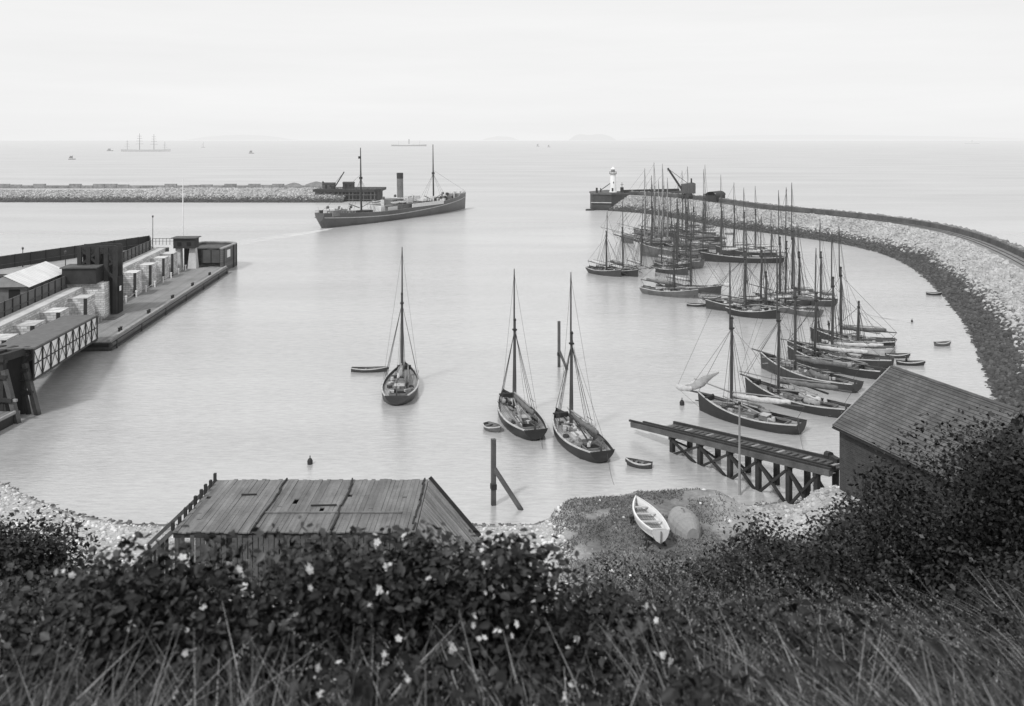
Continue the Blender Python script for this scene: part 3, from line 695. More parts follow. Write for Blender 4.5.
vessel('pilot_cutter', 'third cutter of the raft with long pale rail and stubby bowsprit', 'sailing boat', RG, W(761, 368), W(850, 391), B=4.4, hm='hull_dark', rb=1.4, bowsprit=1.6, masts=((.62, 13, 21.5),), sail='tan', clutter=14, extra=7)
vessel('pilot_cutter', 'fourth cutter of the raft, hull mostly hidden behind the pale railed one', 'sailing boat', RG, W(788, 359), W(876, 378), B=4.0, hm='hull_black', rb=1.0, bowsprit=0, masts=((.7, 11, 18),), sail='white', detail=1, clutter=14, extra=9)
vessel('pilot_cutter', 'fifth cutter of the raft with grey sail heaped along its boom', 'sailing boat', RG, W(788, 355), W(884, 367), B=4.2, hm='hull_dark', rb=1.3, bowsprit=0, masts=((.56, 13, 20.3),), sail='white', detail=1, clutter=14, extra=9)
vessel('fishing_ketch', 'low pale hull lying between the last two cutters of the raft', 'sailing boat', RG, W(822, 347.5), W(887, 353.5), B=3.6, hm='hull_light', fb=.8, rb=.5, bowsprit=0, masts=((.5, 8, 8),), sail=None, detail=1, clutter=8, extra=3)
vessel('pilot_cutter', 'farthest cutter of the raft with two people at its bow and a level boom', 'sailing boat', RG, W(811, 341), W(887, 348), B=4.2, hm='hull_black', rb=1.5, bowsprit=0, masts=((.63, 13, 20),), sail='tan', detail=1, boomup=.01, clutter=14, extra=8)
MG = 'sailing vessels in the middle moorings'
vessel('fishing_smack', 'black smack with low stern pointing left, nearest of the middle moorings', 'sailing boat', MG, W(779, 319), W(734, 314), B=4.4, hm='hull_black', bowsprit=2, masts=((.35, 11, 17),), sail='tan', detail=1, clutter=14, extra=9)
vessel('fishing_smack', 'smack with pale cluttered deck moored behind the nearest middle smack', 'sailing boat', MG, W(706, 308.5), W(768, 312.5), B=4.2, hm='hull_dark', bowsprit=1.5, masts=((.42, 12, 19), (.12, 8, 12)), sail='white', detail=1, clutter=14, extra=9)
vessel('fishing_smack', 'grey smack with white furled jib, between the two dark middle smacks', 'sailing boat', MG, W(772, 308), W(812, 316), B=4.2, hm='hull_grey', bowsprit=3, jib='white', masts=((.7, 14, 25),), sail='tan', detail=1, over=2)
vessel('fishing_smack', 'smack whose pale stern sticks out at the right end of the middle moorings', 'sailing boat', MG, W(776, 300), W(830, 306), B=4.3, hm='hull_dark', bowsprit=0, masts=((.72, 15, 25.5), (.25, 11, 18)), sail='tan', detail=1, boomup=.01, clutter=14, extra=8)
vessel('fishing_smack', 'smack tucked directly behind the black smack of the middle moorings', 'sailing boat', MG, W(738, 308), W(790, 312), B=4.2, hm='hull_grey', bowsprit=2, masts=((.6, 12, 19.5),), sail='white', detail=1, clutter=14, extra=10)
vessel('fishing_smack', 'smack with a raking pale gaff at the back of the middle moorings', 'sailing boat', MG, W(756, 302), W(804, 305), B=4.2, hm='hull_dark', bowsprit=0, masts=((.55, 14, 24), (.2, 11, 17)), sail='white', detail=1, clutter=14, extra=10)
vessel('fishing_smack', 'long low smack left of the middle moorings with grey hull', 'sailing boat', MG, W(698, 298.5), W(647, 293), B=4.2, hm='hull_grey', bowsprit=1.5, masts=((.58, 11, 16.5),), sail='tan', detail=1, clutter=14, extra=9)
vessel('fishing_smack', 'smack with white sail hung over its bow, behind the long low smack', 'sailing boat', MG, W(721, 294.5), W(672, 289), B=4.0, hm='hull_dark', bowsprit=2, jib='white', masts=((.45, 13, 18),), sail='white', detail=1)
FG = 'vessels crowded at the far moorings'
vessel('trading_ketch', 'long trading ketch with white deckhouse lying broadside at the far moorings', 'sailing boat', FG, W(701, 261), W(779, 262.5), B=5.5, hm='hull_black', rb=1.0, fb=1.5, bowsprit=4, masts=((.75, 14, 20), (.48, 14, 21), (.15, 10, 15)), sail='white', detail=1, clutter=12)
vessel('trading_ketch', 'big grey trading vessel with raised bowsprit pointing left at the far moorings', 'sailing boat', FG, W(640, 256), W(694, 257.5), B=6, hm='hull_grey', rb=1.4, fb=2.4, bowsprit=8, masts=((.8, 16, 24), (.35, 14, 22)), sail='tan', detail=1, clutter=10, sp_up=.32)
vessel('fishing_smack', 'leftmost smack of the far moorings, stern pointing left', 'sailing boat', FG, W(621, 277), W(592, 272.5), B=4.0, hm='hull_dark', bowsprit=1, masts=((.55, 11, 16.3),), sail='white', detail=1, clutter=14, extra=9)
vessel('fishing_smack', 'small dark smack second from the left at the far moorings', 'sailing boat', FG, W(638, 277), W(612, 272.5), B=3.8, hm='hull_black', bowsprit=1, masts=((.5, 12, 19),), sail='tan', detail=1, clutter=14, extra=9)
vessel('fishing_smack', 'light grey smack third from the left at the far moorings', 'sailing boat', FG, W(655, 276.5), W(630, 271), B=3.8, hm='hull_light', bowsprit=1, masts=((.5, 12, 19.5),), sail='white', detail=1, clutter=14, extra=9)
vessel('fishing_smack', 'dark smack with two masts fourth from the left at the far moorings', 'sailing boat', FG, W(688, 275.5), W(657, 271), B=4.0, hm='hull_dark', bowsprit=1, masts=((.7, 12, 18), (.25, 9, 14)), sail='tan', detail=1, clutter=14, extra=9)
vessel('fishing_smack', 'smack under the pile of pale spars, fifth from the left at the far moorings', 'sailing boat', FG, W(690, 270), W(660, 267), B=4.0, hm='hull_black', bowsprit=2, masts=((.6, 12, 19),), sail='white', detail=1, clutter=14, extra=16)
rear = [('trading_ketch', 'rearmost trading vessel with the tallest cluster of masts', W(622, 243), W(664, 243.5), ((.5, 17, 25), (.2, 14, 21)), 'hull_grey', 7),
        ('trading_ketch', 'rear trading vessel alongside the tallest masts, bow to the left', W(634, 248), W(668, 249), ((.25, 16, 24), (.12, 14, 22.5)), 'hull_dark', 7),
        ('trading_ketch', 'rear trading vessel behind the tallest masts, half hidden by spars', W(634, 237), W(672, 238), ((.5, 18, 26.5), (.3, 18, 26)), 'hull_grey', 6),
        ('trading_ketch', 'rear vessel at the right of the far crowd, deck piled with spars', W(668, 241), W(716, 242), ((.72, 16, 24), (.28, 16, 26)), 'hull_dark', 4),
        ('trading_ketch', 'rear vessel next in front of the pale spar pile at right', W(672, 247.5), W(722, 249), ((.6, 13, 20), (.1, 15, 23.5)), 'hull_grey', 5)]
rear += [('trading_ketch', 'low pale vessel squeezed between the big grey trader and the rear vessels', W(634, 251.5), W(676, 253), ((.6, 14, 21), (.2, 12, 18)), 'hull_light', 6),
        ('trading_ketch', 'vessel with pale masts directly left of the breakwater shed', W(676, 236), W(712, 236.5), ((.7, 15, 25), (.3, 15, 24)), 'hull_grey', 5),
        ('trading_ketch', 'dark vessel overlapping the left end of the long broadside ketch', W(664, 253), W(704, 255), ((.5, 14, 20), (.12, 12, 17)), 'hull_black', 5),
        ('fishing_smack', 'pale decked smack in front of the long broadside ketch, far left of it', W(676, 266), W(698, 268), ((.6, 12, 19),), 'hull_grey', 3),
        ('trading_ketch', 'second dark vessel lying just inside the long broadside ketch', W(716, 256.5), W(772, 258), ((.7, 15, 22), (.35, 14, 21)), 'hull_dark', 3)]
for i, (nm, lab, a, b_, ms, hm, bs) in enumerate(rear):
    vessel(nm, lab, 'sailing boat', FG, a, b_, B=5.5, hm=hm, masts=ms, fb=1.9, rb=1.3, bowsprit=bs, sail='white' if i % 2 else 'tan', detail=1, clutter=16, spar='spar_pale' if i < 3 else 'spar', sp_up=.3, mr=1.5 if i < 3 else .9, extra=16)
ng = [o for o in bpy.data.objects if o.get('label', '').startswith('nearest rafted cutter')][0]
Lh_ = 8.2; rows = []
for i in range(9):
    t = i / 8; a_ = Vector((Lh_ + .6 - t * 4.6, 0, 2.9 + t * 2.6)); wd_ = 1.5 * math.sin(PI * min(1, .15 + t * .8)) ** .7
    rows.append([(a_.x + .25 * math.sin(3 * v_ + i), (v_ - .5) * wd_ * .9 - .2, a_.z - wd_ * (1 - (2 * v_ - 1) ** 2) * .75 + random.uniform(-.06, .06)) for v_ in [j / 7 for j in range(8)]])
q = MB(); q.grid(rows); q.build('drying_jib', M['sail_white'], ng, smooth=True)
# rowing boats
SG = 'rowing boats on the harbour water'
def sb(label, p, L, B, ang, hm='hull_dark', **k):
    return small_boat('rowing_boat', label, p, ang, L, B, hm, SG, **k)
sb('long empty rowing boat floating left of the leftmost cutter', W(370, 371.5), 5.6, 1.6, .0, 'hull_dark')
sb('round tubby dinghy with pale gunwale beside the middle cutter', W(493, 430), 2.9, 1.9, -.9, 'hull_grey', inner='deck_dark')
sb('rowing boat with open seats between the right cutter and the slipway', W(638.5, 466.5), 2.9, 1.35, 2.75, 'hull_dark')
sb('rowing boat nearest the middle moorings, low and dark', W(697, 306.3), 4.2, 1.5, -.2, 'hull_dark')
sb('rowing boat just right of the long low smack, light topped', W(712, 299.3), 4.2, 1.6, .1, 'hull_grey')
sb('tiny rowing boat afloat near the far breakwater foot behind the masts', W(730, 234.3), 3.6, 1.4, 0, 'hull_grey')
sb('small boat drawn against the weedy foot of the breakwater', W(934, 295), 3.2, 1.3, -.3, 'hull_black')
sb('rowing boat alone near the curved breakwater', W(943, 345.5), 3.0, 1.35, .15, 'hull_grey')
sb('rowing boat with a hooped dark cover astern of the raft', W(898, 357.5), 3.8, 1.4, -.1, 'hull_dark')
sb('rowing boat with a figure sitting in it, right of the raft', W(911, 365), 4.2, 1.4, -.15, 'hull_black')
# boat ashore
bt = gp(647, 523, 2.9)
zg = gz(11.6, 77)
b1 = small_boat('rowing_boat', 'white open gig propped on trestles on the grassy mound', (bt.x - .1, bt.y, 0), 1.85, 6.9, 2.15, 'hull_white', None, inner='deck', rail='white', fb=.75, bul=.6, oars=True)
b1.location = (11.1, 73.8, gz(11.1, 73.8) + .75); b1.rotation_euler = (.05, .03, 1.72)
for k, t in enumerate((-2.2, 2.0)):
    x = 11.1 + t * math.cos(1.72); y = 73.8 + t * math.sin(1.72); z = gz(x, y)
    c = empty('trestle', (x, y, z), 1.72, ('trestle under the stern end of the white gig', 'trestle under the bow end of the white gig')[k], 'trestle')
    mb = MB(); mb.box((0, 0, .55), (.22, 1.9, .18)); mb.build('beam', M['timber_dark'], c)
    for s in (-1, 1):
        mb = MB(); mb.bar((-.25, s * .8, -.1), (0, s * .6, .5), .14); mb.bar((.25, s * .8, -.1), (0, s * .6, .5), .14); mb.build('leg', M['timber_dark'], c)
# upturned / covered boat
ux, uy = 14.2, 74.6; uz = gz(ux, uy)
ub = empty('covered_boat', (ux, uy, uz), 1.75, 'boat laid up under a pale ribbed canvas cover beside the white gig', 'rowing boat')
rows = []
for i in range(15):
    t = i / 14; w = 1.2 * math.sin(PI * min(1, .08 + t * .92)) ** .6 + .03; x = -2.1 + 4.2 * t; hgt = 1.5 * (math.sin(PI * (.12 + .8 * t)) ** .5) * (1.06 if i % 2 else .94); w *= 1.05 if i % 2 else .95
    rows.append([(x, w * math.cos(a) * 1.0, hgt * math.sin(a) ** .8 if 0 < a < PI else 0) for a in [PI * k / 10 for k in range(11)]])
mb = MB(); mb.grid(rows); mb.add(rows[0], [tuple(range(11))]); mb.add(rows[-1], [tuple(range(10, -1, -1))]); mb.build('cover', M['canvas'], ub, smooth=False)
mb = MB(); mb.bar((-2.1, 0, .8), (0, 0, 1.58), .1); mb.bar((0, 0, 1.58), (2.1, 0, .9), .1); mb.build('ridge_pole', M['cabin'], ub)
# ------------------------------------------------------------------ people
def person(label, loc, rz, seat=False, m='cloth'):
    o = empty('person', loc, rz, label, 'person')
    hz = .5 if seat else .92
    J = {'pel': (0, 0, hz), 'ch': (.03 if not seat else .08, 0, hz + .45), 'nk': (.05, 0, hz + .6), 'hd': (.09, 0, hz + .76), 'ht': (.09, 0, hz + .84)}
    for s, n_ in ((-1, 'r'), (1, 'l')):
        J['hip' + n_] = (0, s * .1, hz - .06)
        J['kn' + n_] = (.42, s * .14, hz + .02) if seat else (.03 * s, s * .11, .5)
        J['an' + n_] = (.45, s * .14, .08) if seat else (.05 * s - .03, s * .12, .08)
        J['ft' + n_] = (.6, s * .14, .04) if seat else (.05 * s + .14, s * .13, .03)
        J['sh' + n_] = (.03, s * .2, hz + .5); J['el' + n_] = (.02, s * .28, hz + .24); J['ha' + n_] = (.25, s * .2, hz + .14)
    E = [('pel', 'ch'), ('ch', 'nk'), ('nk', 'hd'), ('hd', 'ht')]
    for n_ in 'rl': E += [('pel', 'hip' + n_), ('hip' + n_, 'kn' + n_), ('kn' + n_, 'an' + n_), ('an' + n_, 'ft' + n_), ('ch', 'sh' + n_), ('sh' + n_, 'el' + n_), ('el' + n_, 'ha' + n_)]
    R = {'pel': .16, 'ch': .17, 'nk': .065, 'hd': .105, 'ht': .08, 'hip': .11, 'kn': .075, 'an': .055, 'ft': .05, 'sh': .09, 'el': .055, 'ha': .045}
    ks = list(J); me = bpy.data.meshes.new('body'); me.from_pydata([J[k] for k in ks], [(ks.index(a), ks.index(b)) for a, b in E], [])
    me.materials.append(M[m]); ob = bpy.data.objects.new('body', me); col.objects.link(ob); ob.parent = o
    sk = ob.modifiers.new('skin', 'SKIN')
    for i, k in enumerate(ks):
        rr = R.get(k, R.get(k[:-1])); me.skin_vertices[0].data[i].radius = (rr, rr)
    me.skin_vertices[0].data[0].use_root = True
    sd = ob.modifiers.new('sub', 'SUBSURF'); sd.levels = 1; sd.render_levels = 1
    h = J['hd']
    mb = MB(); mb.tube([(h[0], 0, h[2] + .02), (h[0], 0, h[2] + .1), (h[0], 0, h[2] + .15)], [.125, .12, .05], 8); mb.box((h[0] + .12, 0, h[2] + .04), (.12, .16, .02)); mb.build('cap', M['black'], o)
    mb = MB(); mb.tube([(h[0] + .02, 0, h[2] - .1), (h[0] + .035, 0, h[2] - .02), (h[0] + .03, 0, h[2] + .03)], [.07, .1, .1], 8); mb.box((h[0] + .14, 0, h[2] - .03), (.04, .03, .05)); mb.build('face', M['skin'], o)
    return o
hb_ = W(813, 341)
person('person in dark clothes standing at the bow of the farthest rafted cutter, left', (hb_.x + .8, hb_.y - .6, 2.15), 2.5)
person('person in dark clothes standing at the bow of the farthest rafted cutter, right', (hb_.x + 2.4, hb_.y - 1.0, 1.9), 3.4)
p_ = W(907, 365); person('person in dark clothes sitting in the rowing boat right of the raft', (p_.x, p_.y + .1, .05), 2.8, seat=True)
# ------------------------------------------------------------------ steamer
sA, sB = W(327, 227.5), W(461, 209)
dv = sB - sA; SL = dv.length; Lh = SL + 9; B = 13.5
st = empty('cargo_steamer', ((sA.x + sB.x) / 2, (sA.y + sB.y) / 2, 0), math.atan2(dv.y, dv.x), 'black hulled cargo steamer with one funnel and two masts leaving the harbour', 'steamship')
hb, dk, rl, b, zs, pt, bul, X = hull_parts(Lh, B, 4.4, 3.6, 1.6, draft=3, stern=.35, counter=.05, stem_rake=.8, full=4.2, n=40, m=8, bul=1.0, counter_h=2.6)
hb.build('hull', M['steamer_hull'], st, smooth=True); dk.build('deck', M['deck_dark'], st); rl.build('rail', M['steamer_grey'], st)
def rub(z, m, nm):
    q = MB()
    for sd in (1, -1): q.grid([[(X(t), sd * (b(t) * .995 + .06), zs(t) - dzz) for t in [i / 40 for i in range(41)]] for dzz in (z, z + .35)])
    q.build(nm, M[m], st)
rub(1.6, 'hull_light', 'sheer_stripe')
def sbx(nm, t, w, d, h, m, z=None, y=0):
    zz = zs(t) - 1.0 if z is None else z
    q = MB(); q.box((X(t), y, zz + h / 2), (w, d, h)); return q.build(nm, M[m], st)
sbx('poop_deckhouse', .075, 9, 7, 2.2, 'steamer_grey')
sbx('forecastle', .915, 7, 7, 1.7, 'cabin', zs(.92) - 1)
sbx('midship_house', .44, 24, 10.5, 2.6, 'steamer_grey'); sbx('white_cabin_front', .37, 7, 10.8, 2.3, 'hull_white', zs(.44) - .8); sbx('white_cabin_front', .5, 6, 7, 2.2, 'hull_white', zs(.46) + 2); sbx('engine_casing', .46, 14, 6, 2.4, 'steamer_grey', zs(.46) + 1.6)
sbx('boat_deck', .44, 25, 11.5, .3, 'steamer_grey', zs(.44) + 1.62)
sbx('bridge', .575, 6, 10, 2.8, 'steamer_grey', zs(.57) - 1); sbx('chart_house', .575, 4, 6, 2.3, 'cabin_pale', zs(.57) + 1.9); sbx('bridge_wing', .575, 2.6, 13, .9, 'cabin_pale', zs(.57) + 1.9)
sbx('midship_bulwark', .60, 26, .25, 1.6, 'hull_white', zs(.6) - .4, -B / 2 - .05); sbx('midship_bulwark', .60, 26, .25, 1.6, 'hull_white', zs(.6) - .4, B / 2 + .05)
sbx('after_house', .345, 9, 9, 3.0, 'hull_white')
for t in (.17, .25, .68, .78): sbx('cargo_hatch', t, 6.5, 5, 1.5, 'dark')
q = MB(); fx = X(.49); q.tube([(fx, 0, 7.5), (fx - .3, 0, 19.6)], [1.4, 1.4], 18); fu = q.build('funnel', M['steamer_grey'], st, smooth=False)
q = MB(); q.tube([(fx - .24, 0, 17.2), (fx - .3, 0, 19.65)], [1.45, 1.45], 18); q.build('funnel_top', M['funnel'], fu)
for t, hm_ in ((.238, 31), (.735, 32)):
    q = MB(); q.tube([(X(t), 0, 3.5), (X(t) - .4, 0, 18), (X(t) - .6, 0, hm_)], [.42, .34, .16], 8); ms = q.build('mast', M['dark'], st)
    q = MB(); q.tube([(X(t) - .4, 0, 18), (X(t) - .4, 0, 19)], .7, 8); q.build('masthead', M['dark'], ms)
    for s in (-1, 1):
        q = MB(); q.tube([(X(t) + s * .5, .6, 6.2), (X(t) + s * 10.5, 1.5 * s, 8.6)], .2, 5); q.build('derrick', M['spar_pale'], st)
q = MB()
for t in (.238, .735):
    for s in (-1, 1):
        for dx in (-2.5, 0, 2.5): q.tube([(X(t) - .4, 0, 18.3), (X(t) + dx, s * b(t), zs(t))], .045, 3, cap=False)
q.tube([(X(.735) - .5, 0, 20), (X(.99), 0, 9)], .05, 3); q.tube([(X(.238) - .5, 0, 20), (X(.02), 0, 7)], .05, 3); q.build('rigging', M['rope'], st)
for k, (t, s) in enumerate(((.39, -1), (.44, -1), (.39, 1), (.44, 1))):
    q = MB(); y = s * 5.0; z0 = zs(.42) + 2.3
    q.grid([[(X(t) + x_, y + w * math.cos(a), z0 + .9 - .8 * math.sin(a) * (w / .9 + .1)) for a in [PI * j / 6 for j in range(7)]] for x_, w in ((-3, .05), (-2, .7), (0, .9), (2, .7), (3, .05))])
    q.box((X(t), y, z0 + .9), (5, 1.3, .12)); q.build('lifeboat', M['hull_white'], st)
for t, s in ((.4, .35), (.5, .6), (.53, -.5), (.33, -.4), (.2, .4), (.7, -.35), (.83, .3), (.87, -.3), (.49, -.55), (.06, .3), (.09, -.3), (.11, .1)):
    q = MB(); z0 = zs(t) + (1.6 if .38 < t < .54 else -1); y = s * B / 2
    q.tube([(X(t), y, z0), (X(t), y, z0 + 2.6), (X(t) + .4, y, z0 + 3.1), (X(t) + .9, y, z0 + 3.0)], [.35, .35, .5, .7], 8); q.build('ventilator', M['steamer_grey'] if s > 0 else M['cabin_pale'], st)
for k in range(75):
    t = random.choice((random.uniform(.02, .14), random.uniform(.55, .98), random.uniform(.3, .9)))
    hi = 2.6 if .34 < t < .56 else 0
    q = MB(); q.box((X(t), random.uniform(-.6, .6) * b(t), zs(t) + hi + random.uniform(-.4, .8)), (random.uniform(.6, 2.6), random.uniform(.6, 2.2), random.uniform(.8, 2.6)), rz=random.uniform(0, 1)); q.build('deck_gear', M[random.choice(('dark', 'steamer_grey', 'hull_white', 'cabin_pale'))], st)
q = MB()
for i in range(21):
    for s in (-1, 1):
        for (a0, a1) in ((.0, .15), (.88, .995)):
            t = a0 + (a1 - a0) * i / 20; q.box((X(t), s * max(.1, b(t) - .2), zs(t) + .5), (.09, .09, 1.0))
for s in (-1, 1):
    for (a0, a1) in ((.0, .15), (.88, .99)):
        q.tube([(X(a0 + (a1 - a0) * i / 10), s * max(.1, b(a0 + (a1 - a0) * i / 10) - .2), zs(a0 + (a1 - a0) * i / 10) + 1.0) for i in range(11)], .05, 3)
q.build('guard_rail', M['rail'], st)
q = MB(); q.tube([(X(0) + .5, 0, 5), (X(0) - 1, 0, 8.5)], .07, 4); q.build('ensign_staff', M['rail'], st)
q = MB(); q.box((X(.238) - 1.4, 0, 27), (1.5, .06, 1)); q.build('house_flag', M['dark'], st)
# wake
mw = bpy.data.materials.new('wake_foam'); nt, N, L = nodes_of(mw)
geo = N.new('ShaderNodeNewGeometry'); mp = N.new('ShaderNodeMapping'); mp.inputs['Scale'].default_value = (.25, .7, 1); L.new(geo.outputs['Position'], mp.inputs[0])
nn = N.new('ShaderNodeTexNoise'); nn.inputs['Scale'].default_value = 1; nn.inputs['Detail'].default_value = 6; L.new(mp.outputs[0], nn.inputs['Vector'])
mr = N.new('ShaderNodeMapRange'); mr.inputs['From Min'].default_value = .34; mr.inputs['From Max'].default_value = .56; L.new(nn.outputs['Fac'], mr.inputs['Value'])
at = N.new('ShaderNodeAttribute'); at.attribute_name = 'v'
fac = math_n(N, L, 'MINIMUM', math_n(N, L, 'MULTIPLY', mr.outputs[0], at.outputs['Fac']), .95)
p = N.new('ShaderNodeBsdfPrincipled'); p.inputs['Base Color'].default_value = (.85, .85, .85, 1); p.inputs['Roughness'].default_value = .8
tr = N.new('ShaderNodeBsdfTransparent'); mx = N.new('ShaderNodeMixShader'); L.new(fac, mx.inputs[0]); L.new(tr.outputs[0], mx.inputs[1]); L.new(p.outputs[0], mx.inputs[2])
o_ = N.new('ShaderNodeOutputMaterial'); L.new(mx.outputs[0], o_.inputs[0])
a0 = W(330, 228.6); V = []; vl = []; path = [W(332, 228.8), W(322, 230.5), W(300, 234), (W(270, 238)), W(235, 243.5), W(150, 252)]
for i, q_ in enumerate(catmull(path, 6)):
    w = 3.4 + i * .5; f_ = .75 * max(0, 1 - i / 31) ** .7
    for j in range(5):
        V.append((q_.x, q_.y + (j - 2) / 2 * w, .012)); vl.append((0 if j in (0, 4) else 1) * f_)
F = np.array([(i * 5 + j, i * 5 + j + 1, i * 5 + j + 6, i * 5 + j + 5) for i in range(len(V) // 5 - 1) for j in range(4)])
wk = npmesh('wake', np.array(V), F, mw, vl); tag(wk, 'foam wake trailing left from the steamer', 'wake', kind='structure')
# ------------------------------------------------------------------ far ships and small craft outside
def far_ship(name, label, px, py, Lm, hts, hm, cat, funnel=None, rz=0.0, yards=True):
    p = W(px, py); k = empty(name, (p.x, p.y, 0), rz, label, cat)
    hb, dk, rl, b, zs, pt, bul, X = hull_parts(Lm, Lm * .13, Lm * .035, Lm * .015, Lm * .01, draft=2, stern=.4, n=20, m=5, bul=.3)
    hb.build('hull', M[hm], k, smooth=True); dk.build('deck', M['deck_dark'], k); rl.build('rail', M['hull_grey'], k)
    for t, h in hts:
        q = MB(); q.tube([(X(t), 0, 1), (X(t), 0, h * .6), (X(t), 0, h)], [h * .022, h * .016, h * .01], 5); q.build('mast', M['spar'], k)
        if yards:
            for f_ in (.42, .58, .72, .85):
                q = MB(); w = h * .2 * (1.4 - f_); q.tube([(X(t) - w * .9, -w * .5, h * f_), (X(t) + w * .9, w * .5, h * f_)], h * .006, 4); q.build('yard', M['spar'], k)
    if funnel:
        q = MB(); q.tube([(0, 0, 3), (0, 0, funnel)], 2.2, 8); q.build('funnel', M['funnel'], k)
        q = MB(); q.box((0, 0, Lm * .04 + 2), (Lm * .22, Lm * .08, 4)); q.build('deckhouse', M['cabin_pale'], k)
    return k
far_ship('barque', 'pale four masted sailing ship at anchor on the horizon at left', 146, 151.5, 128, ((.12, 30), (.37, 47), (.66, 45), (.88, 26)), 'hull_light', 'sailing ship')
far_ship('distant_steamer', 'distant grey steamer on the horizon above the cargo steamer', 409, 146.2, 150, ((.2, 24), (.8, 24)), 'hull_dark', 'steamship', 30, yards=False)
far_ship('distant_steamer', 'faint small steamer on the horizon at far right', 972, 143.8, 90, ((.3, 18), (.7, 18)), 'hull_grey', 'steamship', 22, yards=False)
far_ship('distant_steamer', 'very faint steamer on the horizon, left of the far grey steamer', 272, 140.9, 160, ((.3, 30), (.7, 30)), 'hull_grey', 'steamship', 30, yards=False)
def skiff(label, px, py, Lm, h, sailc=None):
    p = W(px, py); k = empty('sailing_skiff', (p.x, p.y, 0), .3, label, 'sailing boat')
    hb, dk, rl, b, zs, pt, bul, X = hull_parts(Lm, Lm * .28, Lm * .09, Lm * .04, 0, draft=.6, n=14, m=4)
    hb.build('hull', M['hull_dark'], k, smooth=True); dk.build('deck', M['deck_dark'], k)
    q = MB(); q.tube([(X(.6), 0, .5), (X(.6), 0, h)], h * .02, 5); q.build('mast', M['spar'], k)
    q = MB(); q.add([(X(.58), .05, 1.8), (X(.05), .4, 2), (X(.25), .3, h * .75), (X(.58), .05, h * .7), (X(.58), 0, 1.8), (X(.05), .36, 2), (X(.25), .26, h * .75), (X(.58), 0, h * .7)], [(0, 1, 2, 3), (7, 6, 5, 4)]); q.build('sail', M[sailc or 'sail_tan'], k)
skiff('small dark sailing boat outside the harbour, far left, near the barque', 72, 159.5, 11, 8)
skiff('tiny boat directly left of the pale sailing ship', 110, 151, 16, 9)
skiff('small dark sailing boat right of the pale sailing ship', 251.5, 153.5, 12, 9)
skiff('faint pale sailed boat on the horizon between the ship and the dark boat', 203, 147.5, 14, 20, 'sail_white')
skiff('left of two tiny boats near the horizon above the harbour mouth', 538, 146.5, 14, 14)
skiff('right of two tiny boats near the horizon above the harbour mouth', 549, 147.2, 12, 12)
# buoy, piles
def ball_buoy(label, p, r_):
    k = empty('buoy', p, 0, label, 'buoy')
    q = MB(); q.tube([(0, 0, -.3), (0, 0, 0), (0, 0, r_ * 1.1), (0, 0, r_ * 1.9), (0, 0, r_ * 2.2)], [r_ * .6, r_ * .95, r_, r_ * .6, .05], 12); q.build('float', M['dark'], k, smooth=True)
    q = MB(); q.tube([(0, 0, r_ * 2), (0, 0, r_ * 3)], .06, 5); q.build('ring_post', M['dark'], k)
ball_buoy('small dark buoy alone in the open water at left of centre', W(310, 464), .3)
ball_buoy('small buoy under the bowsprit of the nearest rafted cutter', W(682, 405), .32)
ball_buoy('thin marker buoy off the mound between mound and slipway', W(668, 492.5), .12)
ball_buoy('small buoy with line near the far rafted cutter', W(912, 322), .2)
ball_buoy('buoy afloat behind the middle moorings', W(747, 282), .25)
def pile(label, p, h, w, brace=None, hz=1.2):
    k = empty('mooring_pile', p, 0, label, 'pile')
    q = MB(); q.box((0, 0, h / 2 - .7), (w, w, h + 1.4), rz=.3); q.build('post', M['timber'], k)
    q = MB(); q.box((0, 0, h * .28), (w * 1.25, w * 1.25, .5), rz=.3); q.build('collar', M['timber_dark'], k)
    if brace:
        q = MB(); q.bar(brace[0], brace[1], w * .8); q.build('brace', M['timber'], k)
pile('tall timber pile with a slanting brace off the shore below the middle cutter', W(493.5, 505), 6.3, .42, ((0, 0, 3.6), (2.9, -1.2, -.4)))
pile('tall dark timber pile standing behind the right cutter of the near three', W(559, 367), 7.0, .36, ((0, 0, 2.6), (1.3, -1.5, -.4)))
# mooring lines
def mline(label, a, b_, sag=.6):
    k = []
    a = Vector(a); b_ = Vector(b_)
    for i in range(13): t = i / 12; k.append(a.lerp(b_, t) - Vector((0, 0, 4 * sag * t * (1 - t))))
    q = MB(); q.tube(k, .022, 3); tag(q.build('mooring_line', M['rope']), label, 'rope')
mline('mooring line from the stern of the right cutter to the beach', tuple(W(606, 455)[:2]) + (1.2,), (9.6, 84.5, 2.4))
mline('mooring line from the stern of the middle cutter into the water', tuple(W(538, 436)[:2]) + (1.2,), W(548, 462))
mline('long line from the far rafted cutter out to its buoy', tuple(W(845, 312)[:2]) + (.6,), W(912, 323), .2)
mline('line from the stern of the nearest rafted cutter toward the boathouse', tuple(W(797, 430)[:2]) + (1.2,), (28, 83.5, 2.6))
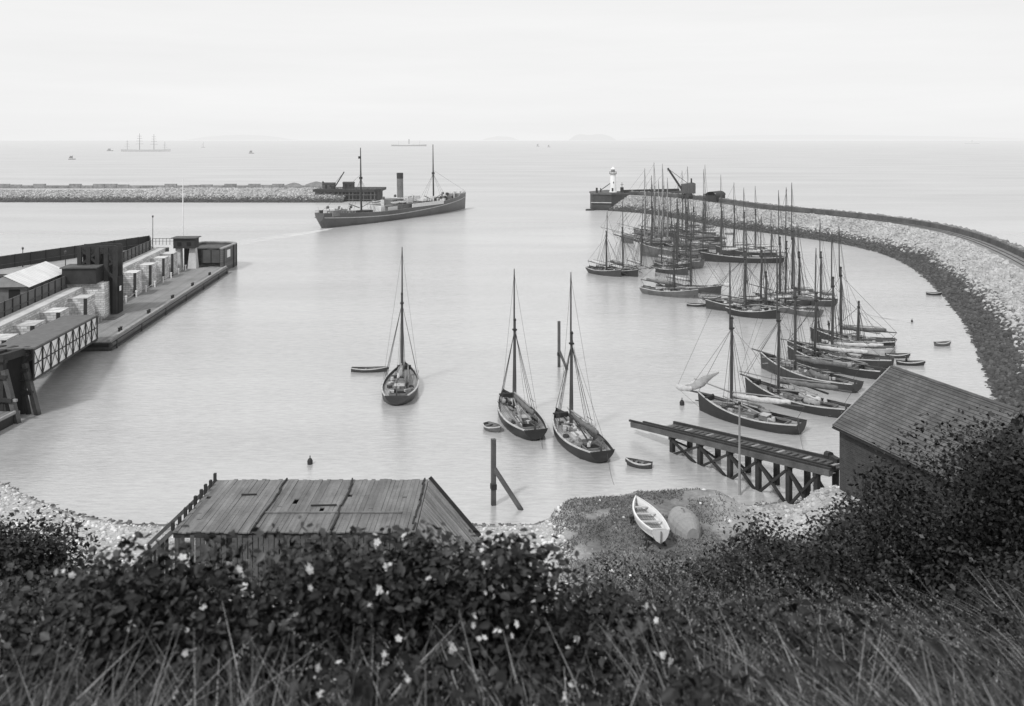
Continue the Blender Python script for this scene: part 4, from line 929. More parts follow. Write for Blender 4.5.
# ------------------------------------------------------------------ slipway
a_near, b_near = Vector((14.6, 105.5, 1.3)), Vector((29.0, 81.9, 4.5)); side = Vector((.85, .53, 0)) * 2.9
sl = empty('slipway', a_near, 0, 'timber trestle slipway with two rails of ties running up to the boathouse', 'slipway')
def LP(t, s, dz=0): return (a_near.lerp(b_near, t) + side * s) - a_near + Vector((0, 0, dz))
q = MB(); q.bar(LP(-.03, 0), LP(1, 0), .5, .55); q.build('beam', M['timber'], sl)
q = MB(); q.bar(LP(.12, 1), LP(1, 1), .5, .55); q.build('beam', M['timber'], sl)
q = MB(); q.bar(LP(.02, .20, .36), LP(1, .20, .36), .26, .3); q.build('slide_rail', M['timber_dark'], sl)
q = MB(); q.bar(LP(.12, .98, .38), LP(1, .98, .38), .26, .34); q.build('slide_rail', M['timber_dark'], sl)
q = MB(); q.bar(LP(-.05, .02, .38), LP(1, .02, .36), .22, .22); q.build('guard_timber', M['timber_dark'], sl)
q = MB(); q.bar(LP(-.02, .16, -.1), LP(1, .16, -.1), .5, .06); q.build('walkway_plank', M['timber_pale'], sl)
for i in range(30):
    t = .12 + .87 * i / 29
    q = MB(); q.bar(LP(t, .06, .14), LP(t, 1.0, .14), .3, .16); q.build('tie', M['timber' if i % 4 else 'timber_pale'], sl)
for i, t in enumerate((.22, .38, .54, .68, .82, .94)):
    for s in (0.05, .95):
        q = MB(); pz = LP(t, s); gzz = -1.4
        q.box((pz.x, pz.y, (pz.z + gzz - a_near.z) / 2 - .1), (.46, .46, pz.z - gzz + a_near.z - .2), rz=-1); q.build('pile', M['timber_dark'], sl)
    q = MB(); q.bar(LP(t, -.1, -.45), LP(t, 1.1, -.45), .35, .3); q.build('cap_beam', M['timber_dark'], sl)
    if i < 5:
        t2 = (.22, .38, .54, .68, .82, .94)[i + 1]
        q = MB(); u1 = LP(t, 0, -.6); u2 = LP(t2, 0); q.bar(u1, (u2.x, u2.y, -1.6), .24)
        u1 = LP(t2, 0, -.6); u2 = LP(t, 0); q.bar(u1, (u2.x, u2.y, -1.6), .24); q.build('brace', M['timber_dark'], sl)
    q = MB(); u1 = LP(t, 0, -.6); u2 = LP(t, 1); q.bar(u1, (u2.x, u2.y, -1.4), .22); q.build('brace', M['timber_dark'], sl)
pw = gp(739, 492, .2); k = empty('flagstaff', (pw.x, pw.y - .2, 0), 0, 'bare grey pole standing against the near side of the slipway', 'pole')
q = MB(); q.tube([(0, 0, -.5), (0, 0, 8.9)], [.14, .09], 8); q.build('shaft', M['spar_pale'], k)
q = MB(); q.tube([(0, 0, 8.9), (0, 0, 9.1)], .16, 8); q.build('cap', M['dark'], k)
# ------------------------------------------------------------------ boathouse (local axes: x along the ridge towards the viewer, y across to the right)
ax = math.atan2(-.954, .30)
bh = empty('boathouse', (29.0, 79.7, 0), ax, 'dark brick boathouse with a slate roof at the head of the slipway', 'building')
LB, WB = 13.2, 11.8; ez, rz_ = 9.6, 14.0
q = MB()
def wall_with_openings(q, x0, x1, z0, z1, ops, y, th, along='x'):
    xs = sorted(set([x0, x1] + [o[0] for o in ops] + [o[1] for o in ops]))
    for i in range(len(xs) - 1):
        a, c_ = xs[i], xs[i + 1]; zc = z0
        for o in sorted([o for o in ops if o[0] <= a and o[1] >= c_], key=lambda o: o[2]):
            if o[2] > zc: q.box(((a + c_) / 2, y, (zc + o[2]) / 2), (c_ - a, th, o[2] - zc))
            zc = o[3]
        if z1 > zc: q.box(((a + c_) / 2, y, (zc + z1) / 2), (c_ - a, th, z1 - zc))
ops = [(3.0, 3.9, 4.6, 6.1), (8.2, 9.1, 4.9, 6.4)]
wall_with_openings(q, .0, LB, 1.5, ez, ops, .15, .3); q.build('side_wall', M['brickwork'], bh)
q = MB(); q.box((LB / 2, WB - .15, (1.5 + ez) / 2), (LB, .3, ez - 1.5)); q.build('side_wall', M['brickwork'], bh)
for xx in (.16, LB - .16):
    q = MB(); q.add([(xx - .14, .32, 1.5), (xx - .14, WB - .32, 1.5), (xx - .14, WB - .32, ez), (xx - .14, WB / 2, rz_ - .25), (xx - .14, .32, ez),
                     (xx + .14, .32, 1.5), (xx + .14, WB - .32, 1.5), (xx + .14, WB - .32, ez), (xx + .14, WB / 2, rz_ - .25), (xx + .14, .32, ez)],
                    [(0, 1, 2, 3, 4), (9, 8, 7, 6, 5), (0, 4, 9, 5), (1, 6, 7, 2), (2, 7, 8, 3), (3, 8, 9, 4)]); q.build('gable_wall', M['brickwork_end'], bh)
for o in ops:
    q = MB(); q.box(((o[0] + o[1]) / 2, .2, (o[2] + o[3]) / 2), (.9, .06, 1.5)); w = q.build('window', M['black'], bh)
    q = MB(); q.box(((o[0] + o[1]) / 2, .12, (o[2] + o[3]) / 2), (.05, .05, 1.5)); q.box(((o[0] + o[1]) / 2, .12, (o[2] + o[3]) / 2), (.9, .05, .05)); q.build('frame', M['dark'], w)
    q = MB(); q.box(((o[0] + o[1]) / 2, -.06, o[2] - .08), (1.1, .3, .12)); q.build('sill', M['timber'], w)
hr = rz_ - ez; sl_len = math.hypot(WB / 2, hr); pitch = math.atan2(hr, WB / 2)
for s, y0, an in ((1, 0, pitch), (-1, WB, PI - pitch)):
    q = MB(); ext = .45
    q.box((LB / 2, (sl_len) / 2 - ext / 2 + .0, .1), (LB + .8, sl_len + ext, .16))
    o = q.build('roof', M['slate'], bh); o.location = (0, y0, ez); o.rotation_euler = (an if s == 1 else pitch, 0, 0)
    if s == -1: o.rotation_euler = (pitch, 0, PI); o.location = (LB, WB, ez)
q = MB(); q.tube([(-.4, WB / 2, rz_ + .2), (LB + .4, WB / 2, rz_ + .2)], .16, 6); q.build('ridge_tiles', M['timber'], bh)
for s in (0, 1):
    q = MB(); y0 = -.35 if s == 0 else WB + .35; q.bar((-.42, y0, ez - .18), (-.42, WB / 2, rz_ + .12), .10, .34); q.build('barge_board', M['timber_pale'], bh)
q = MB(); q.bar((-.4, -.42, ez - .3), (LB + .4, -.42, ez - .3), .14, .14); q.build('gutter', M['dark'], bh)
q = MB(); q.box((-1.2, .3, 6.2), (1.5, .5, .35)); q.tube([(-2.2, .3, 6.2), (-1.6, .3, 6.3)], .35, 8); q.build('hoist_beam', M['dark'], bh)
q = MB(); q.box((-.03, WB / 2, 6.5), (.12, 5.5, 5)); q.build('slipway_door', M['timber_dark'], bh)
# ------------------------------------------------------------------ timber staging (old wharf) bottom left
T0 = Vector((-24.6, 65.4, 0)); sg = empty('timber_staging', T0, 0, 'old weathered timber staging with sloping sides and broken boards on the beach', 'staging')
DX, DY, TZ = 17.6, 9.8, 6.4
nb = 52
q = MB()
for i in range(nb):        # deck boards of uneven length, some broken or lifted
    w = DX / nb; x = (i + .5) * w; y0, y1 = -.15 + random.uniform(-.12, .12), DY + random.uniform(-.1, .15)
    cuts = [(y0, y1)]
    if random.random() < .28:
        c0 = random.uniform(1, DY - 2); cuts = [(y0, c0), (c0 + random.uniform(.06, 1.0 if random.random() < .35 else .12), y1)]
    elif random.random() < .5:
        c0 = random.choice((3.1, 6.4)) ; cuts = [(y0, c0), (c0 + .05, y1)]
    for a, c_ in cuts:
        q.box((x, (a + c_) / 2, TZ + random.uniform(-.02, .03)), (w - random.uniform(.008, .03), c_ - a, .09), rx=random.uniform(-.006, .006), rz=random.uniform(-.003, .003))
q.build('deck_boards', M['plate'], sg)
q = MB()
for y in (0.1, 3.2, 6.5, DY - .1): q.box((DX / 2, y, TZ - .25), (DX, .3, .36))
q.build('joists', M['timber_dark'], sg)
q = MB(); q.box((DX * .62, 3.1, TZ + .10), (DX * .6, .2, .1)); q.build('batten', M['plate'], sg)
for y0, x0, x1 in ((6.5, 3, 4.2), (4.4, 9, 11)):
    q = MB(); q.box(((x0 + x1) / 2, y0, TZ + .13), (x1 - x0, .1, .1), rz=random.uniform(-.05, .1)); q.build('loose_batten', M['timber_dark'], sg)
for xx in (5.8, 11.4, 17.35):       # raised ragged seams across the deck
    q = MB()
    for k in range(9): q.box((xx + random.uniform(-.1, .1) - .05 * k * 0, .6 + k * 1.08, TZ + .14), (.11, 1.2, random.uniform(.05, .13)), rz=random.uniform(-.1, .1))
    q.build('raised_seam', M['timber_dark'], sg)
for k in range(9):
    q = MB(); y = .3 + k * 1.16; q.box((-.1 + random.uniform(-.06, .06), y, TZ + .15), (.2, .26, random.uniform(.7, 1.2)), rx=random.uniform(-.1, .1)); q.build('post_head', M['timber_dark'], sg)
q = MB()
for i in range(46):        # front palisade, gaps between boards
    x = .1 + i * DX / 46
    if random.random() < .12: continue
    zb_ = 1.2; q.box((x + .14, -.02 + random.uniform(-.03, .03), (TZ - .2 + zb_) / 2), (random.uniform(.28, .37), .07, TZ - .3 - zb_), rz=random.uniform(-.02, .02))
q.build('front_boards', M['timber'], sg)
q = MB(); q.box((DX / 2, DY - .05, 3.8), (DX, .08, 5.2)); q.build('added_light_block', M['timber_dark'], sg)  # dark backing added to stop daylight showing through the palisade gaps
q = MB()
for i in range(7):
    for y in (.5, 5, 9.4): q.box((.4 + i * 2.8, y, 3.6), (.3, .3, 5.4))
q.build('inner_posts', M['timber_dark'], sg)
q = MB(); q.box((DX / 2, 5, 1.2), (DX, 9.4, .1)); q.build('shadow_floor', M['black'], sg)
# right raking boarded side
q = MB(); nb = 34
for i in range(nb):
    y = -.1 + (i + .5) * (DY + .6) / nb; w = (DY + .6) / nb
    top = Vector((DX + .05, y, TZ - .02)); bot = Vector((DX + 4.1 + random.uniform(-.1, .1), y, 1.6))
    q.bar(top, bot, w * .93, .08)
sd = q.build('side_boards', M['plate_side'], sg)
q = MB(); q.bar((DX + .1, DY + .35, TZ + .1), (DX + 4.3, DY + .35, 1.6), .2, .3); q.build('raking_beam', M['timber_dark'], sg); q = MB(); q.bar((DX + .1, -.3, TZ + .05), (DX + 4.3, -.3, 1.5), .2, .3); q.build('raking_beam', M['timber_dark'], sg)
q = MB(); q.bar((-.1, -.15, TZ), (-5.6, 1.0, 1.2), .35, .3); q.build('raking_beam', M['timber'], sg); q = MB(); q.bar((-.1, DY, TZ), (-5.6, DY, 1.2), .3, .3); q.build('raking_beam', M['timber'], sg)
q = MB()
for i in range(16):
    f_ = (i + .5) / 16; x = -.3 - 5.0 * f_; zt = TZ - 5.3 * f_
    if random.random() < .2: continue
    q.box((x, -.1 + f_ * 1.0, (zt + 1) / 2), (.24, .07, zt - 1))
q.build('wing_boards', M['timber_dark'], sg)
# ------------------------------------------------------------------ left pier
O = Vector((-77, 135, 0)); u = Vector((-11.5, 90, 0)).normalized(); nr = Vector((u.y, -u.x, 0))
PA = math.atan2(u.y, u.x)
def Q(s, t, z=0): return O + u * s + nr * t + Vector((0, 0, z))
# local frame: x along quay (away), y to the left of it; so t (to the right) = -y
qy = empty('stone_quay', O, PA, 'pale block stone quay with projecting piers on the left side', 'quay')
q = MB(); q.prism([(-45, -1.2), (93, -1.2), (99, 5), (99, 9), (52, 30), (-20, 48), (-45, 55)], -1, 7.0); q.build('wall', M['masonry'], qy)
q = MB(); q.prism([(-45, 1.2), (90, 1.2), (94, 5), (94, 8), (50, 28), (-20, 46), (-45, 53)], 7.0, 7.05); q.build('road', M['road'], qy)
q = MB(); q.box((24, 0, 7.12), (138, 2.5, .26)); q.build('coping', M['concrete'], qy)
for s in (-6, 4, 14.5, 27.5, 58, 70, 81.5, 90):
    q = MB(); q.box((s, -2.7, 2.6), (4.6, 3.4, 7.2), taper=.94); pr = q.build('masonry_pier', M['masonry'], qy)
    q = MB(); q.box((s, -2.72, 6.28), (4.34, 3.24, .22)); q.build('cap', M['masonry'], pr)
    q = MB(); q.box((s - 2.5, -4.2, 3.0), (.4, .5, 6.8)); q.build('fender_pile', M['timber_dark'], pr)
def board_fence(label, pts, h, m, post=3.0, base=7.05, rail=True):
    p0 = Vector(pts[0]); k = empty('board_fence', (p0.x, p0.y, base), 0, label, 'fence')
    q = MB(); pp = MB(); rr = MB()
    for a, b_ in zip(pts[:-1], pts[1:]):
        a = Vector(a) - p0; b_ = Vector(b_) - p0; a.z = b_.z = 0; L_ = (b_ - a).length; n_ = int(L_ / .3); dr = (b_ - a).normalized(); rt = Vector((dr.y, -dr.x, 0))
        ang = math.atan2(dr.y, dr.x)
        for i in range(n_):
            c_ = a + dr * (i + .5) * L_ / n_; hh = h + random.uniform(-.03, .03); q.box((c_.x, c_.y, hh / 2), (L_ / n_ * .93, .05, hh), rz=ang)
        for i in range(int(L_ / post) + 1):
            c_ = a + dr * i * post + rt * .1; pp.box((c_.x, c_.y, h / 2 + .08), (.2, .16, h + .16), rz=ang)
        e = Vector((0, 0, h + .06)); rr.bar(a + e, b_ + e, .2, .1)
        e = rt * .1 + Vector((0, 0, h * .35)); rr.bar(a + e, b_ + e, .1, .12)
    q.build('boards', m, k); pp.build('posts', M['timber_dark'], k); rr.build('top_rail', M['timber'], k)
    return k
f0 = Q(-45, -1.7); f1 = Q(33, -1.7); f2 = Q(41, -1.7); f3 = Q(91, -1.7)
board_fence('long weathered board fence along the water side of the quay, nearer part', [f0, f1], 2.3, M['fence_near'])
board_fence('board fence along the quay edge beyond the hoist tower', [f2, f3], 2.3, M['fence_near'])
board_fence('tall dark board fence along the far side of the quay road', [(-135, 118, 0), (-122, 152, 0), (-109, 191, 0), (-93.5, 232, 0), Q(91.3, -1.9)], 2.7, M['fence'], 4)
# white roofed shed
ws = empty('white_roofed_shed', (-82.3, 153, 7.05), math.atan2(17.4, -2.2), 'low shed with a white roof on the quay road between the fences', 'shed')
wl, ww, we, wr = 18.0, 7.6, 2.7, 4.6
q = MB(); q.box((wl / 2, ww / 2, we / 2), (wl - .6, ww - .6, we)); q.add([(.3, .3, we), (.3, ww - .3, we), (.3, ww / 2, wr - .15)], [(0, 2, 1)]); q.add([(wl - .3, .3, we), (wl - .3, ww - .3, we), (wl - .3, ww / 2, wr - .15)], [(0, 1, 2)]); q.build('wall', M['shed_wall'], ws)
q = MB(); q.grid([[(-.3, -.3, we - .1), (wl + .3, -.3, we - .1)], [(-.3, ww / 2, wr), (wl + .3, ww / 2, wr)], [(-.3, ww + .3, we - .1), (wl + .3, ww + .3, we - .1)]]); q.build('roof', M['roof_white'], ws)
q = MB(); q.add([(-.32, .0, we), (-.32, ww, we), (-.32, ww / 2, wr - .12)], [(0, 2, 1)]); q.build('gable_panel', M['canvas'], ws)
q = MB(); q.box((.28, ww * .3, 1.1), (.1, 1.8, 2.2)); q.build('door', M['black'], ws)
for i in range(4):
    q = MB(); q.box((2.5 + i * 4.2, .28, 1.5), (1.4, .1, 1.0)); q.build('window', M['black'], ws)
hump('coal_heap', (-96, 146, 7), 9, 14, 2.0, M['timber_dark'], 'low dark heap behind the white roofed shed', 'heap')
hump('coal_heap', (-101, 172, 7), 6, 10, 1.6, M['timber_dark'], 'low dark heap against the far board fence', 'heap')
# hoist tower
ht_ = empty('hoist_tower', Q(37.5, 1.5), PA, 'dark timber hoist tower with cabin on the quay between the fences', 'tower')
q = MB(); q.box((-2, -.2, 3.4), (5.5, 7.0, 8.8), taper=.93); q.build('masonry_base', M['masonry'], ht_)
q = MB(); q.box((-3, .8, 9.3), (4.6, 6.0, 2.9)); q.build('cabin', M['timber_dark'], ht_)
q = MB(); q.box((-3, .8, 10.9), (5.2, 6.6, .22)); q.build('cabin_roof', M['timber'], ht_)
for x in (-1.8, 1.4):
    for y in (-4.6, -3.0, -1.4, .2, 1.8):
        q = MB(); z0 = 7.8 if y > -2 else -1; q.box((x, y, (z0 + 14.4) / 2), (.7, .75, 14.4 - z0)); q.build('post', M['timber_dark'], ht_)
for x in (-1.8, 1.4):
    q = MB(); q.bar((x, -4.8, 14.3), (x, 2.0, 14.3), .5, .5); q.bar((x, -4.4, 8.4), (x, 1.6, 14), .45); q.bar((x, 1.6, 11), (x, -2.2, 14), .45); q.bar((x, -4.4, 11.2), (x, -2.2, 14), .4); q.bar((x, -4.4, 11.4), (x, 1.6, 8.4), .4); q.build('cross_brace', M['timber_dark'], ht_)
q = MB(); q.box((-.2, -.4, 10.6), (2.2, 3.6, 4.6)); q.build('winch_housing', M['black'], ht_)
q = MB(); q.box((0, -3.9, 4.0), (3.0, 2.4, 9.0)); q.build('counterweight', M['black'], ht_)
q = MB(); q.tube([(-1.6, -1, 12.3), (1.2, -1, 12.3)], 1.0, 12); q.build('winding_drum', M['dark'], ht_)
q = MB(); q.box((-1.65, -5.5, 6.4), (.8, .1, .9)); q.build('notice_board', M['white'], ht_)
# pontoon
pt_ = empty('floating_pontoon', (-66, 148, 0), math.atan2(87, -8), 'long floating landing pontoon with plank deck alongside the quay', 'pontoon')
PLN = 86.0
q = MB(); q.prism([(0, 0), (PLN, 0), (PLN, 9.5), (0, 11.5)], -1, 1.35); q.build('hull', M['pontoon_side'], pt_)
q = MB(); q.prism([(-.1, -.1), (PLN + .1, -.1), (PLN + .1, 9.6), (-.1, 11.6)], 1.35, 1.5); q.build('deck', M['pontoon_deck'], pt_)
q = MB(); q.box((PLN / 2, .35, 1.68), (PLN, .45, .35)); q.build('kerb_timber', M['timber_pale'], pt_)
q = MB(); q.box((PLN / 2, -.2, 1.0), (PLN, .25, .4)); q.box((PLN / 2, -.16, .25), (PLN, .2, .25)); q.build('rubbing_strake', M['timber'], pt_)
for x in (2, 15, 30, 45, 60, 75, 84):
    q = MB(); q.box((x, -.34, .4), (.4, .12, 2.0)); q.build('fender', M['timber_dark'], pt_)
q = MB(); q.box((-.25, 5, .95), (.3, 9.5, .45)); q.build('end_fender', M['black'], pt_)
for i in range(13):
    q = MB(); x = 4 + i * 6.4; q.tube([(x, 9.2, 1.5), (x, 9.2, 2.8)], .16, 6); q.box((x, 9.2, 2.8), (.4, .4, .2)); q.build('stanchion', M['white'], pt_)
q = MB(); q.tube([(4 + i * .8, 9.6, 2.35 - .28 * math.sin(PI * ((i * .8) % 6.4) / 6.4)) for i in range(97)], .05, 3); q.build('chain', M['rail'], pt_)
for x in (8, 24, 40, 56, 72):
    q = MB(); q.tube([(x, 1.3, 1.5), (x, 1.3, 2.0), (x, 1.3, 2.15)], [.22, .18, .3], 8); q.build('bollard', M['dark'], pt_)
    q = MB(); q.tube([(x + 1, 1.3, 1.5), (x + 1, 1.3, 2.0), (x + 1, 1.3, 2.15)], [.22, .18, .3], 8); q.build('bollard', M['dark'], pt_)
for i in range(8):
    q = MB(); q.tube([(8 + i * 1.6, 7.6 - .0 * i, 1.5), (8 + i * 1.6, 7.6, 2.4)], .06, 4); q.build('rail_post', M['rail'], pt_)
q = MB(); q.box((21, 6.6, 1.55), (5.5, 2.2, .1)); q.build('trapdoor', M['iron'], pt_)
def on_pontoon(x, y):
    a_ = math.atan2(87, -8); return (-66 + x * math.cos(a_) - y * math.sin(a_), 148 + x * math.sin(a_) + y * math.cos(a_), 1.5)
for i, (x, y, lab) in enumerate(((27, 9.4, 'dark log fender lying on the pontoon below the hoist tower'), (33, 9.4, 'second log fender on the pontoon, just beyond the first'))):
    k = empty('log_fender', on_pontoon(x, y), 1.66 + .2 * i, lab, 'fender')
    q = MB(); q.tube([(-2.2, 0, .4), (2.2, 0, .4)], .4, 10); q.build('log', M['timber_dark'], k)
    for e in (-1.5, 1.5):
        q = MB(); q.tube([(e - .12, 0, .4), (e + .12, 0, .4)], .45, 10); q.build('band', M['dark'], k)
# pierhead dolphin at the end
dp = empty('timber_dolphin', (-80.5, 243, 0), 0, 'round fronted timber dolphin enclosing the far end of the pontoon', 'dolphin')
outer = [(-5.6, -5.0), (-5.6, 6.5), (0.6, 7.0), (3.6, 5.6), (4.6, 2.6), (4.6, -8.0)]
q = MB(); w_ = .6
def wallrun(q, pts, z0, z1, w):
    for a, b_ in zip(pts[:-1], pts[1:]):
        a = Vector((a[0], a[1], (z0 + z1) / 2)); b_ = Vector((b_[0], b_[1], (z0 + z1) / 2)); q.bar(a, b_, w, z1 - z0)
outer_c = catmull([(p[0], p[1], 0) for p in outer], 5)
wallrun(q, [(p.x, p.y) for p in outer_c], -1, 6.0, w_); q.build('wall', mat('dolphin_planking', .12, .85, .5, .35, 4, .25, .3, planks=(2, .5, .1, .2), wet=(.5, 1.5, .35)), dp)
q = MB(); wallrun(q, [(p.x, p.y) for p in outer_c], 6.0, 6.3, .9); q.build('coping', M['timber_pale'], dp)
for i, p in enumerate(outer_c[::3]):
    q = MB(); d_ = Vector((p.x, p.y, 0)).normalized() * .35; q.box((p.x + d_.x, p.y + d_.y, 2.6), (.4, .4, 7)); q.build('fender_pile', M['timber_dark'], dp)
q = MB(); q.prism([(-5.2, -1), (4.2, -1), (4.2, 3), (3.2, 5.2), (.5, 6.4), (-5.2, 6)], 5.2, 5.5); q.build('platform', M['timber'], dp)
q = MB(); q.box((.0, -2.2, 3.3), (5.0, .25, 3.4)); q.build('shelter_front', M['iron'], dp)
for x in (-2.4, 0, 2.4):
    q = MB(); q.box((x, -2.35, 3.3), (.2, .2, 3.6)); q.build('shelter_post', M['timber_dark'], dp)
q = MB(); q.box((5.0, -3.2, 4.3), (.1, 2.6, 2.0)); q.build('notice_board', M['white'], dp)
# signal cabin on piers
sc_ = empty('signal_cabin', (-84.6, 232, 0), .05, 'dark flat roofed signal cabin raised on two pale tapering piers', 'cabin')
q = MB(); q.box((.6, 0, 8.0), (5.4, 3.6, 2.5)); q.build('wall', M['timber_dark'], sc_)
q = MB(); q.box((.6, 0, 9.4), (6.4, 4.6, .22)); q.build('roof', M['timber'], sc_)
for x in (-.6, 1.8):
    q = MB(); q.box((x, -1.86, 7.9), (1.0, .1, .9)); q.build('window', M['black'], sc_)
q = MB(); q.box((-1.2, 0, 3.5), (1.6, 2.6, 6.6), taper=.75); q.box((2.4, 0, 3.5), (2.4, 2.6, 6.6), taper=.6); q.build('pier', M['concrete'], sc_)
q = MB(); q.box((.6, .6, 3.4), (1.4, .2, 6)); q.build('doorway', M['black'], sc_)
q = MB(); q.box((-6.3, 1.5, 3.6), (3.2, 3, 5.8)); q.build('stair_block', M['iron'], sc_)
q = MB(); q.bar((-8.6, -.6, 1.5), (-5.2, -.6, 6.8), .5, .3); q.build('stair', M['timber'], sc_)
q = MB()
for i in range(9): q.box((-9 + i * .9, 3, 8.0), (.1, .1, 1.7))
q.bar((-9, 3, 8.8), (-2, 3, 8.8), .12); q.bar((-9, 3, 8.1), (-2, 3, 8.1), .08); q.build('railing', M['timber'], sc_)
k = empty('flagpole', (-86.3, 236, 0), 0, 'tall white flagpole behind the signal cabin', 'flagpole')
q = MB(); q.tube([(0, 0, 6.5), (0, 0, 16), (0, 0, 24)], [.2, .16, .09], 8); q.build('shaft', M['white'], k)
q = MB(); q.tube([(0, 0, 24), (0, 0, 24.25)], .17, 8); q.build('truck', M['white'], k)
def lamp(label, p, h, m='dark'):
    k = empty('lamp_post', p, 0, label, 'lamp post')
    q = MB(); q.tube([(0, 0, 0), (0, 0, .8), (0, 0, h - .5)], [.16, .1, .07], 8); q.build('post', M[m], k)
    q = MB(); q.tube([(0, 0, h - .5), (0, 0, h - .05), (0, 0, h + .15)], [.12, .26, .05], 6); q.build('lantern', M['iron'], k)
lamp('lamp post on the quay road behind the white roofed shed', (-89.8, 181, 7.05), 5.2)
lamp('shorter lamp post left of the hoist tower', (-85.5, 178, 7.05), 4.2)
lamp('tall thin post where the two quay fences meet', (-91.2, 228.5, 7.05), 8.2)
lamp('lamp post rising beside the far fence behind the hoist tower', (-106, 195, 7.05), 4.2)
# gangway
gw = empty('gangway', (0, 0, 0), 0, 'roofed iron gangway with whitewashed lattice sides sloping down to the pontoon', 'gangway')
A_, B_ = Vector((-60.6, 113.8, 4.4)), Vector((-68.8, 149.0, 1.7)); wd = Vector((-.97, -.23, 0)) * 4.8; Hh = 3.9
gw.location = A_
def G(t, s, z): return A_.lerp(B_, t) - A_ + wd * s + Vector((0, 0, z))
q = MB(); q.add([G(0, -.05, Hh), G(1, -.05, Hh), G(1, 1.05, Hh), G(0, 1.05, Hh), G(0, -.05, Hh + .2), G(1, -.05, Hh + .2), G(1, 1.05, Hh + .2), G(0, 1.05, Hh + .2)], [(0, 3, 2, 1), (4, 5, 6, 7), (0, 1, 5, 4), (1, 2, 6, 5), (2, 3, 7, 6), (3, 0, 4, 7)]); q.build('roof', M['shed_wall'], gw)
for s in (0, 1):
    q = MB(); q.add([G(.01, s, .1), G(.99, s, .1), G(.99, s, Hh - .05), G(.01, s, Hh - .05)], [(0, 1, 2, 3)]); q.build('side_panel', M['truss_panel'], gw)
    q = MB(); off = -.025 if s == 0 else 1.025; nb = 9
    for zz in (0, Hh / 2, Hh - .1): q.bar(G(0, off, zz), G(1, off, zz), .14, .2 if zz != Hh / 2 else .1)
    for i in range(nb + 1):
        q.bar(G(i / nb, off, 0), G(i / nb, off, Hh), .16)
        if i < nb: q.bar(G(i / nb, off, 0), G((i + 1) / nb, off, Hh), .07); q.bar(G(i / nb, off, Hh), G((i + 1) / nb, off, 0), .07)
    q.build('lattice_truss', M['dark'], gw)
q = MB(); q.add([G(0, 0, 0), G(1, 0, 0), G(1, 1, 0), G(0, 1, 0)], [(0, 1, 2, 3)]); q.build('floor', M['timber_dark'], gw)
# gangway tower
gt = empty('gangway_tower', (-63.6, 112.8, 0), -.22, 'dark timber tower with raking legs carrying the near end of the gangway', 'tower')
for y in (-1.6, 1.8):
    for x in (-3.6, -.6, 1.2):
        q = MB(); q.box((x, y, 3.4), (.55, .55, 9)); q.build('post', M['timber_dark'], gt)
    q = MB(); q.bar((1.4, y, 6.4), (3.6, y, -1), .6); q.build('raking_leg', M['timber'], gt)
    q = MB(); q.bar((.6, y, 6.0), (2.2, y, -1), .45); q.build('raking_leg', M['timber_dark'], gt)
    for z in (7.6, 5.6, 2.8):
        q = MB(); q.bar((-4.2, y - .3, z), (2.0 if z > 5 else 2.8, y - .3, z), .4, .45); q.build('cross_beam', M['timber_dark'], gt)
    q = MB(); q.bar((-3.6, y - .25, 3), (-.6, y - .25, 5.6), .35); q.bar((-3.6, y - .25, 5.6), (-.6, y - .25, 3), .35); q.bar((-3.6, y - .25, .2), (1.2, y - .25, 2.7), .35); q.build('brace', M['timber'], gt)
q = MB(); q.box((-1.4, 0, 4.0), (5.2, 3.0, 6.8)); q.build('machinery_housing', M['black'], gt)
for i in range(4):
    q = MB(); q.box((-3.9 + i * 1.8, 0, 8.0), (.7, 4.6, .9)); q.build('head_beam', M['timber_dark'], gt)
q = MB(); q.tube([(-1.5, -1.9, 6.3), (-1.5, 2.0, 6.3)], .8, 12); q.tube([(.4, -1.9, 6.5), (.4, 2.0, 6.5)], .55, 12); q.build('winding_drum', M['dark'], gt)
q = MB(); q.bar((2.0, -1.7, 2.8), (3.3, -1.7, 2.8), .3); q.build('tie_beam', M['timber_pale'], gt)
ls = empty('landing_stage', (-66.5, 106, 0), -.05, 'corner of a low timber landing stage at the left edge below the tower', 'landing stage')
q = MB(); q.box((0, 0, 1.35), (11, 9, .3)); q.build('deck', M['plate'], ls)
q = MB(); q.box((0, 0, .2), (10.6, 8.6, 2.0)); q.build('frame', M['timber_dark'], ls)
q = MB(); q.box((5.4, 0, 1.45), (.3, 9, .3)); q.build('edge_timber', M['timber_pale'], ls)
